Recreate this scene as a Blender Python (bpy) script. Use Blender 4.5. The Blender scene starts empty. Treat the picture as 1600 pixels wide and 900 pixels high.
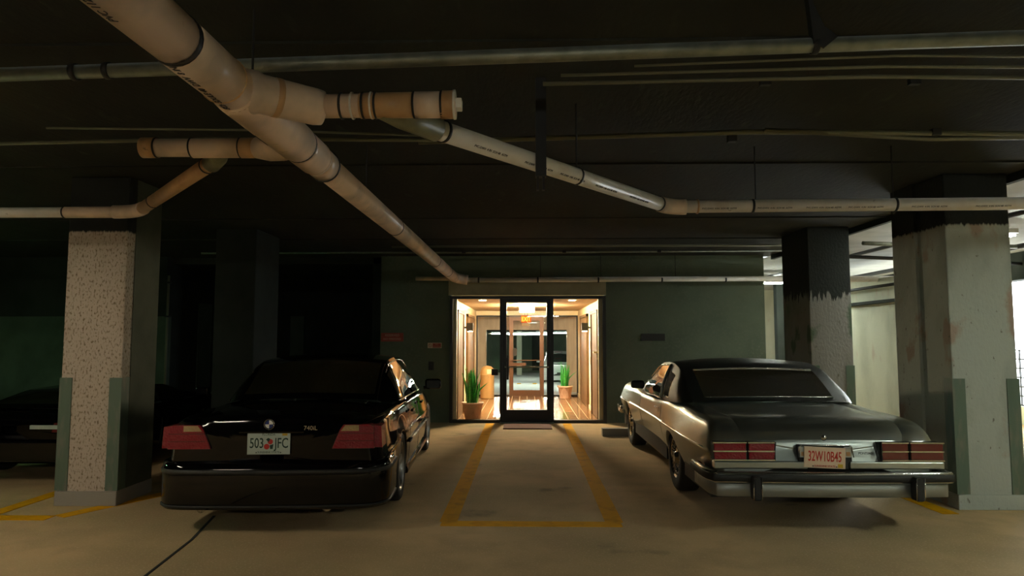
import bpy, bmesh, math, random
from mathutils import Vector, Matrix
import numpy as np
random.seed(7)
C = bpy.context.scene.collection
S = bpy.context.scene
PI = math.pi

# ------------------------------------------------------------------ camera
cd = bpy.data.cameras.new('camera'); cam = bpy.data.objects.new('camera', cd); C.objects.link(cam)
cam.location = (0, 0, 1.56)
cam.rotation_euler = (math.radians(94.3), 0, math.radians(1.2))
cd.sensor_width = 36; cd.lens = 36 * 1050 / 1600; cd.clip_end = 300; cd.clip_start = .05
S.camera = cam
# ------------------------------------------------------------------ world, exposure
S.view_settings.view_transform = 'Standard'; S.view_settings.look = 'None'
S.view_settings.exposure = 1.12; S.view_settings.gamma = 1.0
w = bpy.data.worlds.new('world'); S.world = w; w.use_nodes = True
bg = w.node_tree.nodes['Background']; bg.inputs[0].default_value = (.86, .95, 1.0, 1); bg.inputs[1].default_value = 8
S.cycles.max_bounces = 8; S.cycles.diffuse_bounces = 4; S.cycles.glossy_bounces = 4
S.cycles.transparent_max_bounces = 16; S.cycles.sample_clamp_indirect = 3.0
S.cycles.caustics_reflective = False; S.cycles.caustics_refractive = False

def portal(name, loc, rot, sx, sy):
    l = bpy.data.lights.new(name, 'AREA'); l.shape = 'RECTANGLE'; l.size = sx; l.size_y = sy
    l.cycles.is_portal = True
    o = bpy.data.objects.new(name, l); C.objects.link(o); o.location = loc; o.rotation_euler = rot
portal('daylight_portal', (9.1, 14.0, 1.45), (0, math.radians(90), 0), 2.4, 6.4)

# ------------------------------------------------------------------ materials
def mat(name, col, rough=.6, metal=0, spec=.5, coat=0, noise=None, bump=None, emit=None, es=1.0, stretch=(1,1,1), coatr=.03):
    """noise = (scale, colour2, low, high) ; bump = (scale, strength)"""
    m = bpy.data.materials.new(name); m.use_nodes = True
    nt = m.node_tree; b = nt.nodes['Principled BSDF']
    b.inputs['Base Color'].default_value = (*col, 1); b.inputs['Roughness'].default_value = rough
    b.inputs['Metallic'].default_value = metal; b.inputs['Specular IOR Level'].default_value = spec
    b.inputs['Coat Weight'].default_value = coat; b.inputs['Coat Roughness'].default_value = coatr
    if emit:
        b.inputs['Emission Color'].default_value = (*emit, 1); b.inputs['Emission Strength'].default_value = es
    if noise or bump:
        tc = nt.nodes.new('ShaderNodeTexCoord'); mp = nt.nodes.new('ShaderNodeMapping')
        nt.links.new(tc.outputs['Object'], mp.inputs[0]); mp.inputs['Scale'].default_value = stretch
    if noise:
        last = None
        for k, (sc, c2, lo, hi) in enumerate(noise if isinstance(noise, list) else [noise]):
            n = nt.nodes.new('ShaderNodeTexNoise'); n.inputs['Scale'].default_value = sc; n.inputs['Detail'].default_value = 6
            nt.links.new(mp.outputs[0], n.inputs[0])
            r = nt.nodes.new('ShaderNodeMapRange'); r.inputs[1].default_value = lo; r.inputs[2].default_value = hi
            nt.links.new(n.outputs[0], r.inputs[0])
            x = nt.nodes.new('ShaderNodeMix'); x.data_type = 'RGBA'
            nt.links.new(r.outputs[0], x.inputs[0])
            if last: nt.links.new(last, x.inputs[6])
            else: x.inputs[6].default_value = (*col, 1)
            x.inputs[7].default_value = (*c2, 1); last = x.outputs[2]
        nt.links.new(last, b.inputs['Base Color'])
    if bump:
        n = nt.nodes.new('ShaderNodeTexNoise'); n.inputs['Scale'].default_value = bump[0]; n.inputs['Detail'].default_value = 5
        nt.links.new(mp.outputs[0], n.inputs[0])
        bp = nt.nodes.new('ShaderNodeBump'); bp.inputs['Strength'].default_value = bump[1]; bp.inputs['Distance'].default_value = .02
        nt.links.new(n.outputs[0], bp.inputs['Height']); nt.links.new(bp.outputs[0], b.inputs['Normal'])
    return m
def glass(name, tint, ior=1.45, rough=0.0, boost=1.0):
    m = bpy.data.materials.new(name); m.use_nodes = True; nt = m.node_tree; nt.nodes.clear()
    o = nt.nodes.new('ShaderNodeOutputMaterial'); mx = nt.nodes.new('ShaderNodeMixShader')
    t = nt.nodes.new('ShaderNodeBsdfTransparent'); g = nt.nodes.new('ShaderNodeBsdfGlossy'); f = nt.nodes.new('ShaderNodeFresnel')
    t.inputs[0].default_value = (*tint, 1); g.inputs['Roughness'].default_value = rough; f.inputs[0].default_value = ior
    g.inputs[0].default_value = (boost, boost, boost, 1)
    nt.links.new(f.outputs[0], mx.inputs[0]); nt.links.new(t.outputs[0], mx.inputs[1]); nt.links.new(g.outputs[0], mx.inputs[2])
    nt.links.new(mx.outputs[0], o.inputs[0]); return m
def ceiling_mat(name, col, c2, band):
    return mat(name, col, .9, noise=[(1.3, c2, .45, .75), (9, band, .62, .8)], bump=(30, .25), stretch=(1, .35, 1), spec=.2)
M = {}
M['floor'] = mat('floor_concrete', (.72, .50, .27), .8, noise=[(.55, (.46, .35, .19), .42, .66), (2.6, (.54, .38, .21), .45, .75), (60, (.76, .56, .34), .55, .75), (1.1, (.16, .14, .10), .64, .76)], bump=(90, .18), spec=.12)
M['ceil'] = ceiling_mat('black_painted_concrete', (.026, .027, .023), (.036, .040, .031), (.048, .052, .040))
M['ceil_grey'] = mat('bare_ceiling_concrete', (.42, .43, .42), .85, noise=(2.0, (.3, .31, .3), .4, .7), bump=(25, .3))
M['wall'] = mat('painted_block_wall', (.115, .145, .105), .8, noise=[(1.2, (.085, .11, .08), .4, .7), (25, (.13, .15, .115), .5, .8)], bump=(60, .12), spec=.25)
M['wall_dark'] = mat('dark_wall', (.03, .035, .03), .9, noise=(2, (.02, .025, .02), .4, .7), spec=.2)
M['wall_green'] = mat('green_grey_wall', (.09, .12, .09), .85, noise=(1.5, (.055, .075, .055), .4, .7), spec=.2)
M['wall_pale'] = mat('pale_stained_wall', (.62, .62, .47), .85, noise=[(1.5, (.44, .45, .33), .45, .7), (4, (.5, .38, .27), .62, .8)], bump=(40, .1), stretch=(1, 1, .45))
M['header'] = mat('header_panel', (.34, .31, .20), .8, noise=(4, (.27, .25, .16), .4, .7))
def column_mat(name, base, c2, c3, spk, zline):
    """concrete with blotches; black ceiling paint brushed down to zline with a ragged edge"""
    m = mat(name, base, .8, noise=[(1.6, c2, .5, .62), (2.2, c3, .57, .62), spk], bump=(35, .35), stretch=(1, 1, .6), spec=.3)
    nt = m.node_tree; b = nt.nodes['Principled BSDF']; src = b.inputs['Base Color'].links[0].from_socket
    tc = nt.nodes.new('ShaderNodeTexCoord'); sp = nt.nodes.new('ShaderNodeSeparateXYZ'); nt.links.new(tc.outputs['Object'], sp.inputs[0])
    mp = nt.nodes.new('ShaderNodeMapping'); mp.inputs['Scale'].default_value = (30, 30, 1.2); nt.links.new(tc.outputs['Object'], mp.inputs[0])
    n = nt.nodes.new('ShaderNodeTexNoise'); n.inputs['Scale'].default_value = 1; nt.links.new(mp.outputs[0], n.inputs[0])
    a = nt.nodes.new('ShaderNodeMath'); a.operation = 'MULTIPLY_ADD'; a.inputs[1].default_value = zline[1]
    nt.links.new(n.outputs[0], a.inputs[0]); nt.links.new(sp.outputs[2], a.inputs[2])
    r = nt.nodes.new('ShaderNodeMapRange'); r.inputs[1].default_value = zline[0]; r.inputs[2].default_value = zline[0] + .02
    nt.links.new(a.outputs[0], r.inputs[0])
    x = nt.nodes.new('ShaderNodeMix'); x.data_type = 'RGBA'; nt.links.new(r.outputs[0], x.inputs[0])
    nt.links.new(src, x.inputs[6]); x.inputs[7].default_value = (.012, .014, .012, 1)
    nt.links.new(x.outputs[2], b.inputs['Base Color']); return m
M['col_left'] = column_mat('speckled_column', (.54, .46, .38), (.45, .39, .31), (.50, .41, .33), (55, (.20, .15, .09), .52, .66), (2.60, .05))
M['col_right'] = column_mat('patched_column', (.44, .48, .44), (.34, .37, .33), (.38, .30, .24), (26, (.2, .19, .16), .66, .72), (2.66, .08))
M['col_back'] = column_mat('patched_column_second', (.27, .26, .25), (.2, .2, .18), (.1, .14, .1), (20, (.16, .15, .13), .64, .72), (2.40, .5))
M['col_dark'] = mat('dark_column', (.06, .07, .05), .85, noise=(3, (.1, .09, .045), .45, .7), bump=(40, .2))
M['side_shade'] = mat('painted_side_shade', (.075, .09, .06), .8, noise=(3, (.05, .065, .04), .4, .7), bump=(30, .2))  # dark tone that paints shade onto the left column's side
M['guard'] = mat('green_grey_guard', (.10, .15, .11), .6, noise=(14, (.17, .18, .14), .5, .7), bump=(30, .1), stretch=(1, 1, .3))
M['yellow'] = mat('yellow_line_paint', (.86, .42, .004), .85, spec=.12, noise=[(7, (.66, .31, .01), .5, .72), (50, (.38, .22, .05), .68, .8)])
M['crack'] = mat('dark_joint', (.02, .02, .018), .9)
M['pvc'] = mat('aged_white_plastic', (.80, .60, .44), .28, noise=[(3, (.44, .34, .26), .45, .7), (14, (.3, .22, .15), .68, .8)], spec=.5)
M['pvc_light'] = mat('white_plastic', (.84, .80, .72), .3, noise=[(5, (.74, .66, .56), .5, .7), (18, (.25, .2, .14), .7, .8)], spec=.5)
M['pvc_orange'] = mat('stained_orange_plastic', (.54, .32, .15), .3, noise=[(6, (.40, .22, .10), .45, .7), (20, (.14, .08, .04), .68, .78)], spec=.5)
M['pvc_green'] = mat('primer_stained_plastic', (.22, .22, .13), .4, noise=(8, (.14, .14, .08), .4, .7))
M['black'] = mat('black_rubber', (.012, .012, .012), .5)
M['ink'] = mat('black_pipe_ink', (.02, .02, .02), .6)
M['galv'] = mat('galvanised_steel', (.26, .27, .22), .5, metal=.8, noise=(12, (.18, .19, .15), .4, .7))
M['conduit'] = mat('dull_conduit', (.16, .155, .10), .55, metal=.3)
M['frame'] = mat('black_storefront_metal', (.008, .008, .008), .4)
M['bronze'] = mat('brown_anodised_metal', (.12, .055, .028), .4, metal=.3)
M['chrome'] = mat('chrome', (.8, .8, .8), .12, metal=1)
M['glass'] = glass('clear_glass', (.95, .97, .96), 1.3)
M['cream'] = mat('cream_plaster', (.80, .63, .36), .55, noise=(2, (.72, .55, .31), .4, .7))
M['creamtrim'] = mat('cream_gloss_trim', (.85, .72, .46), .35)
M['lobbyceil'] = mat('lobby_ceiling', (.72, .52, .28), .6, noise=(3, (.64, .46, .24), .4, .7))
M['elev'] = mat('brown_metal_door', (.13, .07, .03), .5, metal=.0, noise=(3, (.105, .058, .025), .4, .7))
M['tile'] = mat('glazed_brown_tile', (.24, .125, .06), .2, noise=(3, (.42, .24, .12), .4, .7), coat=.4, bump=(12, .05))
M['tile2'] = mat('glazed_tan_tile', (.29, .155, .08), .22, noise=(3, (.30, .16, .08), .4, .7), coat=.4, bump=(12, .05))
M['grout'] = mat('tan_grout', (.55, .42, .27), .8)
M['panel'] = mat('travertine_panel', (.56, .40, .27), .5, noise=(4, (.44, .31, .21), .4, .7), stretch=(3, 3, .5))
M['terra'] = mat('terracotta', (.74, .48, .33), .7, noise=(10, (.64, .40, .27), .4, .7))
M['leaf'] = mat('snake_plant_leaf', (.04, .36, .06), .35, noise=(16, (.02, .16, .03), .45, .7), stretch=(1, 1, 3))
M['soil'] = mat('potting_soil', (.04, .025, .015), .9)
M['bin'] = mat('tan_metal_bin', (.50, .30, .12), .4, noise=(6, (.44, .26, .1), .4, .7))
M['mat'] = mat('red_brown_mat', (.13, .035, .02), .9, bump=(200, .4))
M['white'] = mat('white_enamel', (.8, .8, .78), .5)
M['tube'] = mat('lit_fluorescent_tube', (1, 1, 1), .5, emit=(1, .90, .68), es=80)
M['tube_cool'] = mat('lit_cool_tube', (1, 1, 1), .5, emit=(.90, 1, .88), es=95)
M['tube_pipe_fill'] = mat('pipe_fill_tube', (1, 1, 1), .5, emit=(.96, 1, .88), es=75)  # glow of the added lamp that lifts the pipes
M['tube_side_warm'] = mat('lit_side_tube_warm', (1, 1, 1), .5, emit=(1, .90, .68), es=62)
M['tube_side_cool'] = mat('lit_side_tube_cool', (1, 1, 1), .5, emit=(.90, 1, .86), es=75)
M['tube_green_fill'] = mat('green_fill_tube', (1, 1, 1), .5, emit=(.45, 1, .55), es=40)  # glow of the added lamp that greens the far left wall
M['tube_day'] = mat('lit_daylight_tube', (1, 1, 1), .5, emit=(.92, 1, .86), es=85)
M['lamp'] = mat('lit_lobby_diffuser', (1, 1, 1), .5, emit=(1, .80, .52), es=190)
M['sconce'] = mat('lit_sconce_lens', (1, 1, 1), .5, emit=(1, .74, .40), es=60)
M['exitsign'] = mat('exit_sign_orange', (.3, .04, .005), .5, emit=(1, .16, .01), es=.4)
M['exittext'] = mat('exit_sign_letters', (.6, .3, .05), .4, emit=(1, .5, .06), es=1.0)
M['redsign'] = mat('faded_red_sign', (.30, .045, .03), .6)
M['signtext'] = mat('pale_sign_letters', (.55, .32, .25), .6)
M['signborder'] = mat('pale_sign_border', (.62, .5, .4), .6)
M['stop'] = mat('wheel_stop_concrete', (.33, .31, .27), .8, bump=(40, .2))
M['paint_black'] = mat('black_car_paint', (.002, .002, .0025), .05, spec=.32)
M['paint_silver'] = mat('silver_car_paint', (.44, .48, .455), .29, metal=.95, coat=.7, coatr=.03)
M['vinyl'] = mat('black_vinyl_roof', (.01, .011, .010), .38, bump=(140, .25))
M['carglass'] = glass('dark_car_glass', (.16, .20, .18), 1.52)
M['rubber'] = mat('tyre_rubber', (.012, .012, .012), .75)
M['alloy'] = mat('alloy_wheel', (.42, .43, .43), .3, metal=.9)
M['apron'] = mat('dull_satin_metal', (.30, .31, .29), .4, metal=.7)
M['steelwheel'] = mat('chrome_wheel_cover', (.55, .55, .53), .22, metal=1)
M['redlamp'] = mat('red_tail_lens', (.24, .004, .012), .22, coat=.15, bump=(60, .5))
M['redlamp_dark'] = mat('dark_red_tail_lens', (.11, .006, .008), .15, coat=.6)
M['amber'] = mat('clear_amber_lens', (.42, .24, .12), .12, coat=.6, bump=(60, .5))
M['dark'] = mat('matt_black_plastic', (.008, .008, .008), .6)
M['seat'] = mat('dark_seat_leather', (.03, .05, .035), .5)
M['plate_w'] = mat('white_plate', (.50, .58, .52), .4)
M['plate_o'] = mat('cream_plate', (.80, .60, .42), .4)
M['txt_green'] = mat('dark_green_plate_letters', (.008, .04, .025), .5)
M['txt_red'] = mat('red_plate_letters', (.55, .03, .01), .5)
M['orange'] = mat('orange_print', (.62, .03, .02), .5)
M['sticker'] = mat('yellow_sticker', (.65, .42, .02), .5)
M['blue'] = mat('blue_enamel', (.01, .03, .2), .3)
M['suv'] = mat('silver_suv_paint', (.6, .63, .62), .3, metal=.3, coat=.5)
M['outside'] = mat('pale_paving', (.6, .6, .58), .8)

# ------------------------------------------------------------------ mesh helpers
def pr(o, label=None, cat=None, group=None, kind=None):
    if label: o['label'] = label
    if cat: o['category'] = cat
    if group: o['group'] = group
    if kind: o['kind'] = kind
    return o
def thing(name, label, cat, loc=(0, 0, 0), rz=0, group=None):
    o = bpy.data.objects.new(name, None); C.objects.link(o); o.location = loc; o.rotation_euler = (0, 0, rz)
    o.empty_display_size = .1
    return pr(o, label, cat, group)
def obj(name, data, m=None, parent=None, smooth=False, label=None):
    if isinstance(data, bmesh.types.BMesh):
        me = bpy.data.meshes.new(name); data.normal_update(); data.to_mesh(me); data.free()
    else: me = data
    if smooth:
        me.shade_smooth()
    if m and not me.materials: me.materials.append(m)
    o = bpy.data.objects.new(name, me); C.objects.link(o)
    if parent: o.parent = parent
    if label: o['label'] = label
    return o
def B(): return bmesh.new()
def box(bm, x0, x1, y0, y1, z0, z1, bev=0):
    vs = [bm.verts.new(p) for p in [(x0,y0,z0),(x1,y0,z0),(x1,y1,z0),(x0,y1,z0),(x0,y0,z1),(x1,y0,z1),(x1,y1,z1),(x0,y1,z1)]]
    fs = [bm.faces.new([vs[i] for i in f]) for f in [(0,3,2,1),(4,5,6,7),(0,1,5,4),(1,2,6,5),(2,3,7,6),(3,0,4,7)]]
    if bev:
        es = list({e for f in fs for e in f.edges})
        bmesh.ops.bevel(bm, geom=es, offset=bev, segments=2, affect='EDGES', profile=.5)
    return bm
def bx(name, a, m, parent=None, bev=0, label=None, kind=None):
    o = obj(name, box(B(), *a, bev=bev), m, parent, label=label)
    if kind: o['kind'] = kind
    return o
def lathe(bm, prof, seg=24, mtx=None):
    """prof: list of (r, h) revolved about Z"""
    mtx = mtx or Matrix()
    rings = []
    for r, h in prof:
        if r < 1e-6: rings.append([bm.verts.new(mtx @ Vector((0, 0, h)))])
        else: rings.append([bm.verts.new(mtx @ Vector((r*math.cos(2*PI*k/seg), r*math.sin(2*PI*k/seg), h))) for k in range(seg)])
    for a, b in zip(rings, rings[1:]):
        for k in range(seg):
            k2 = (k + 1) % seg
            if len(a) == 1 and len(b) == 1: continue
            if len(a) == 1: bm.faces.new([a[0], b[k2], b[k]])
            elif len(b) == 1: bm.faces.new([a[k], a[k2], b[0]])
            else: bm.faces.new([a[k], a[k2], b[k2], b[k]])
    return bm
def zto(a, b):
    a, b = Vector(a), Vector(b); d = b - a
    return Matrix.Translation(a) @ d.to_track_quat('Z', 'Y').to_matrix().to_4x4(), d.length
def cyl(bm, a, b, r, r2=None, seg=20, cap=True):
    m, L = zto(a, b); r2 = r if r2 is None else r2
    return lathe(bm, ([(0, 0)] if cap else []) + [(r, 0), (r2, L)] + ([(0, L)] if cap else []), seg, m)
def ring(bm, a, b, t, r, wid=.02, seg=24):
    """band round the line a-b at fraction t"""
    a, b = Vector(a), Vector(b); d = (b - a).normalized(); p = a + (b - a) * t
    m, L = zto(p - d*wid/2, p + d*wid/2)
    return lathe(bm, [(r-.004, 0), (r, .002), (r, L-.002), (r-.004, L)], seg, m)
def tube(bm, pts, r, seg=12, cap=True):
    pts = [Vector(p) for p in pts]; rings = []; up = None
    for i, p in enumerate(pts):
        d = (pts[min(i+1, len(pts)-1)] - pts[max(i-1, 0)]).normalized()
        if up is None:
            up = Vector((0,0,1)) if abs(d.z) < .9 else Vector((1,0,0))
        s = d.cross(up).normalized(); up = s.cross(d).normalized()
        rr = r[i] if isinstance(r, (list, tuple)) else r
        rings.append([bm.verts.new(p + (s*math.cos(2*PI*k/seg) + up*math.sin(2*PI*k/seg))*rr) for k in range(seg)])
    for a, b in zip(rings, rings[1:]):
        for k in range(seg): bm.faces.new([a[k], b[k], b[(k+1)%seg], a[(k+1)%seg]])
    if cap: bm.faces.new(rings[0]); bm.faces.new(rings[-1][::-1])
    return bm
def prism(bm, pts, axis, lo, hi):
    """pts 2D polygon; axis 'y' → (x,z) extruded along y; 'z' → (x,y) ; 'x' → (y,z)"""
    def P(p, t): return {'y': (p[0], t, p[1]), 'z': (p[0], p[1], t), 'x': (t, p[0], p[1])}[axis]
    a = [bm.verts.new(P(p, lo)) for p in pts]; b = [bm.verts.new(P(p, hi)) for p in pts]
    n = len(pts); bm.faces.new(a[::-1]); bm.faces.new(b)
    for k in range(n): bm.faces.new([a[k], a[(k+1)%n], b[(k+1)%n], b[k]])
    bmesh.ops.recalc_face_normals(bm, faces=bm.faces[:]); return bm
def bez(p0, p1, p2, n=8):
    p0, p1, p2 = Vector(p0), Vector(p1), Vector(p2)
    return [p0*(1-t)**2 + p1*2*t*(1-t) + p2*t*t for t in [k/n for k in range(n+1)]]
def text(s, size, m, mtx, parent=None, name='lettering', ext=.0008, xs=1.0, align='CENTER', bold=0):
    cu = bpy.data.curves.new(name, 'FONT'); cu.body = s; cu.size = size; cu.extrude = ext; cu.offset = bold
    cu.align_x = align; cu.align_y = 'CENTER'; cu.resolution_u = 3
    cu.materials.append(m)
    tmp = bpy.data.objects.new(name, cu); me = bpy.data.meshes.new_from_object(tmp); bpy.data.objects.remove(tmp); bpy.data.curves.remove(cu)
    o = bpy.data.objects.new(name, me); C.objects.link(o)
    o.matrix_world = mtx @ Matrix.Diagonal((xs, 1, 1, 1))
    if parent: o.parent = parent
    return o
def face_back(x, y, z, rz=0):     # text plane facing the camera side (-Y)
    return Matrix.Translation((x, y, z)) @ Matrix.Rotation(rz, 4, 'Z') @ Matrix.Rotation(PI/2, 4, 'X')
def copy_tree(o, parent=None):
    c = o.copy(); C.objects.link(c)
    if parent: c.parent = parent
    for ch in list(o.children): copy_tree(ch, c)
    return c

# ================================================================== STRUCTURE
def struct(name, a, m, parent=None, bev=0):
    return bx(name, a, m, parent, bev, kind='structure')
WY = 12.65
struct('floor', (-13, 10, -9, WY, -.2, 0), M['floor'])
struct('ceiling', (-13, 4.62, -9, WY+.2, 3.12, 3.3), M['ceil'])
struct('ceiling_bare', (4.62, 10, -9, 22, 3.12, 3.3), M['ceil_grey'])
struct('trim_ceiling', (4.60, 4.66, -9, WY, 3.04, 3.12), M['wall_dark'])
struct('wall_rear_camera_side', (-13, 10, -9.2, -9, 0, 3.12), M['wall_dark'])
struct('wall_left', (-13.2, -13, -9, WY, 0, 3.12), M['wall_dark'])
# back wall, two tones: painted block, black at the very top
struct('wall_back_right', (1.48, 4.46, WY, WY+.2, 0, 3.12), M['wall'])
struct('wall_back_left', (-2.75, -1.42, WY, WY+.2, 0, 3.12), M['wall'])
struct('wall_back_header', (-1.42, 1.48, WY, WY+.2, 2.62, 3.12), M['wall'])
struct('wall_back_far_left', (-13, -6.85, WY, WY+.2, 0, 1.98), M['wall_green'])
struct('wall_back_far_left_upper', (-13, -6.85, WY-.02, WY+.2, 1.98, 3.12), M['wall_dark'])
# dark recess left of the lobby
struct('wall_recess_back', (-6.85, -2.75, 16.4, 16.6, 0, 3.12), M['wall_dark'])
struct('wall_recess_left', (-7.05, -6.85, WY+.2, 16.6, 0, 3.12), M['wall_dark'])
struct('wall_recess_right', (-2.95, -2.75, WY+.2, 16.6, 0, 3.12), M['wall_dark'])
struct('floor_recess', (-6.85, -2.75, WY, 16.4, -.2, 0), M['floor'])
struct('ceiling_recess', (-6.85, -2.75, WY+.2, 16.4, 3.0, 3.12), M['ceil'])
struct('trim_green_jamb', (-7.15, -6.84, 13.9, 14.5, 0, 2.3), M['wall_green'])
struct('trim_green_post', (-7.0, -6.7, 14.7, 15.0, 0, 2.05), M['wall_green'])
struct('trim_green_panel', (-5.75, -5.42, 16.3, 16.38, 0, 2.1), M['wall_green'])
# right hand side bay beyond the columns
struct('floor_side_bay', (4.46, 10, WY, 22, -.2, 0), M['floor'])
struct('wall_side_bay', (6.9, 7.1, 11.9, 17, 0, 2.24), M['wall_pale'])
struct('wall_side_bay_upper', (6.84, 7.1, 11.9, 17, 2.30, 2.72), M['wall_pale'])
struct('trim_side_bay', (6.80, 7.1, 11.9, 17, 2.24, 2.30), M['wall_dark'])
struct('wall_side_bay_back', (4.4, 10, 21.8, 22, 0, 3.12), M['wall_pale'])
struct('wall_lobby_outer_right', (4.3, 4.46, WY+.2, 21.8, 0, 3.12), M['wall'])
struct('wall_side_bay_return', (6.22, 6.9, 16.8, 17, 0, 3.12), M['wall_dark'])
# right boundary wall X=9: low curb, lintel, piers, daylight opening
struct('wall_right', (9, 9.2, -9, 10.8, 0, 3.12), M['wall_pale'])
struct('wall_right_curb', (9, 9.2, 10.8, 17.2, 0, .33), M['wall_pale'])
struct('wall_right_lintel', (8.9, 9.2, 10.8, 17.2, 2.62, 3.12), M['wall_dark'])
struct('wall_right_end', (9, 9.2, 17.2, 22, 0, 3.12), M['wall_pale'])
struct('ground_outside', (9.2, 60, -20, 60, -.3, -.1), M['outside'])
r = thing('security_railing', 'dark square-grid metal railing across the daylight opening at right', 'railing', (9.1, 14.0, .33))
for k in range(22): bx('upright_bar', (-.012, .012, -3.15+k*.3-.012, -3.15+k*.3+.012, 0, 1.03), M['black'], r)
for k in range(7): bx('horizontal_bar', (-.014, .014, -3.2, 3.2, k*.168, k*.168+.022), M['black'], r)

# ------------------------------------------------------------------ columns
def column(name, x0, x1, y0, y1, m, label, guards=True, side=1):
    t = thing(name, label, 'column', ((x0+x1)/2, y0, 0))
    hw = (x1-x0)/2; d = y1-y0
    bx('shaft', (-hw, hw, 0, d, 0, 3.12), m, t, bev=.012)
    if guards:
        for s in (-1, 1):
            b = B(); prism(b, [(s*(hw+.008), -.008), (s*(hw-.11), -.008), (s*(hw-.11), .002), (s*(hw+.001), .002), (s*(hw+.001), .12), (s*(hw+.008), .12)], 'z', .14, 1.19)
            obj('corner_guard', b, M['guard'], t)
        bx('plinth', (-hw-.004, hw+.004, -.014, d+.004, 0, .135), M['stop'] if side > 0 else m, t, bev=.006)
    return t
c = column('concrete_column', -4.41, -3.83, 6.33, 6.92, M['col_left'], 'speckled warm concrete column with green corner guards, left of the black car')
bx('side_shade_skin', (.291, .296, .13, .57, .14, 3.12), M['side_shade'], c, label='thin dark green-grey skin painting shade on the column side')  # added skin; its dark colour stands in for shade on this side
c = column('concrete_column', 3.95, 4.55, 6.36, 7.22, M['col_right'], 'large patched pale concrete column at right edge, behind silver car', side=-1)
bx('pilaster', (-.33, -.298, .45, .86, 0, 3.12), M['col_right'], c)
c = column('concrete_column', 3.93, 4.51, 9.4, 10.35, M['col_back'], 'darker concrete column further back, between silver coupe and pale wall')
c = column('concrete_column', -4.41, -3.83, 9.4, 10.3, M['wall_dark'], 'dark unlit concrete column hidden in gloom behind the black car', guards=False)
c = column('concrete_column', 3.93, 4.51, -1.3, -.15, M['col_right'], 'unseen concrete column added behind the viewpoint to block the right tube light')  # added out of view; keeps right rear tube off the left column's side
t = thing('conduit_riser', 'thin pale vertical pipe on the dark wall between left column and black car', 'pipe', (-6.77, 12.55, 0))
obj('pipe', cyl(B(), (0,0,0), (0,0,2.75), .022, seg=10), M['conduit'], t, True)
for z in (.5, 1.96, 2.6): bx('clamp', (-.04, .04, -.03, .06, z, z+.03), M['dark'], t)

# ------------------------------------------------------------------ floor markings
def strip(bm, a, b, w):
    a, b = Vector((*a, 0)), Vector((*b, 0)); d = (b-a).normalized(); n = Vector((-d.y, d.x, 0))*w/2
    vs = []
    for z in (0.0, .004):
        vs.append([bm.verts.new(p + Vector((0,0,z))) for p in (a-n, b-n, b+n, a+n)])
    lo, hi = vs
    bm.faces.new(hi); bm.faces.new(lo[::-1])
    for k in range(4): bm.faces.new([lo[k], lo[(k+1)%4], hi[(k+1)%4], hi[k]])
def marking(label, segs, w=.15, m='yellow', name='painted_line', cat='floor marking', part='stripe'):
    t = thing(name, label, cat, (0,0,.0))
    for a, b in segs:
        bm = B(); strip(bm, a, b, w); obj(part, bm, M[m], t)
    return t
marking('yellow painted rectangle outline on floor before the lobby door', [((-.665, 12.5), (-.665, 5.86)), ((.745, 12.5), (.745, 5.86)), ((-.72, 5.80), (.80, 5.80))])
marking('orange-yellow painted corner lines around foot of the left column', [((-4.75, 7.6), (-4.75, 5.95)), ((-6.6, 5.9), (-4.15, 5.9)), ((-4.1, 5.95), (-3.45, 7.2))])
marking('short yellow painted line beside foot of the right column', [((3.72, 7.5), (3.78, 6.2))])
t = marking('dark crack running across the floor from lower left towards black car', [((-2.40, 3.6), (-2.52, 4.6)), ((-2.52, 4.6), (-2.60, 5.3)), ((-2.60, 5.3), (-2.75, 6.0))], .022, 'crack', 'floor_crack', 'crack', 'crack_segment')
def wheelstop(x, y, label):
    b = B(); prism(b, [(-.09, 0), (.09, 0), (.065, .12), (-.065, .12)], 'x', -.9, .9)
    o = obj('wheel_stop', b, M['stop']); o.location = (x, y, 0); pr(o, label, 'wheel stop', 'concrete wheel stops')
wheelstop(2.12, 11.0, 'low concrete wheel stop in front of the silver car')
wheelstop(-5.3, 11.4, 'low concrete wheel stop between left column and black car')
bx('door_mat', (-.40, .45, 11.72, 12.4, 0, .018), M['mat'], bev=.004)
pr(bpy.data.objects['door_mat'], 'dark red-brown doormat laid before the glass door', 'mat')

# ================================================================== LOBBY
LY0, LY1 = WY, 18.4
XL, XR = -1.36, 1.41
t = struct('lobby_floor', (XL-.3, XR+.3, LY0, LY1+.1, -.1, -.004), M['grout'])
tm = {}
nx, ny = 14, 19; dx = (XR-XL)/nx; dy = (LY1-LY0-.05)/ny
for i in range(nx):
    for j in range(ny):
        k = (i*7+j*3) % 2
        if k not in tm:
            tm[k] = bpy.data.meshes.new('floor_tile'); b = box(B(), .006, dx-.006, .006, dy-.006, -.012, .0); b.to_mesh(tm[k]); b.free()
            tm[k].materials.append(M['tile' if k else 'tile2'])
        o = bpy.data.objects.new('floor_tile', tm[k]); C.objects.link(o); o.parent = t
        o.location = (XL+i*dx, LY0+.05+j*dy, random.uniform(-.0012, .0012))
        o.rotation_euler = (random.uniform(-.002, .002), random.uniform(-.002, .002), 0)
struct('lobby_ceiling', (XL-.3, XR+.3, LY0+.2, LY1, 2.31, 2.45), M['lobbyceil'])
struct('trim_lobby_bulkhead', (XL, XR, LY1-.10, LY1+.1, 2.19, 2.31), M['creamtrim'])
struct('wall_lobby_left', (XL-.3, XL, LY0+.05, LY1, 0, 2.31), M['cream'])
struct('wall_lobby_right', (XR, XR+.3, LY0+.05, LY1, 0, 2.31), M['cream'])
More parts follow.
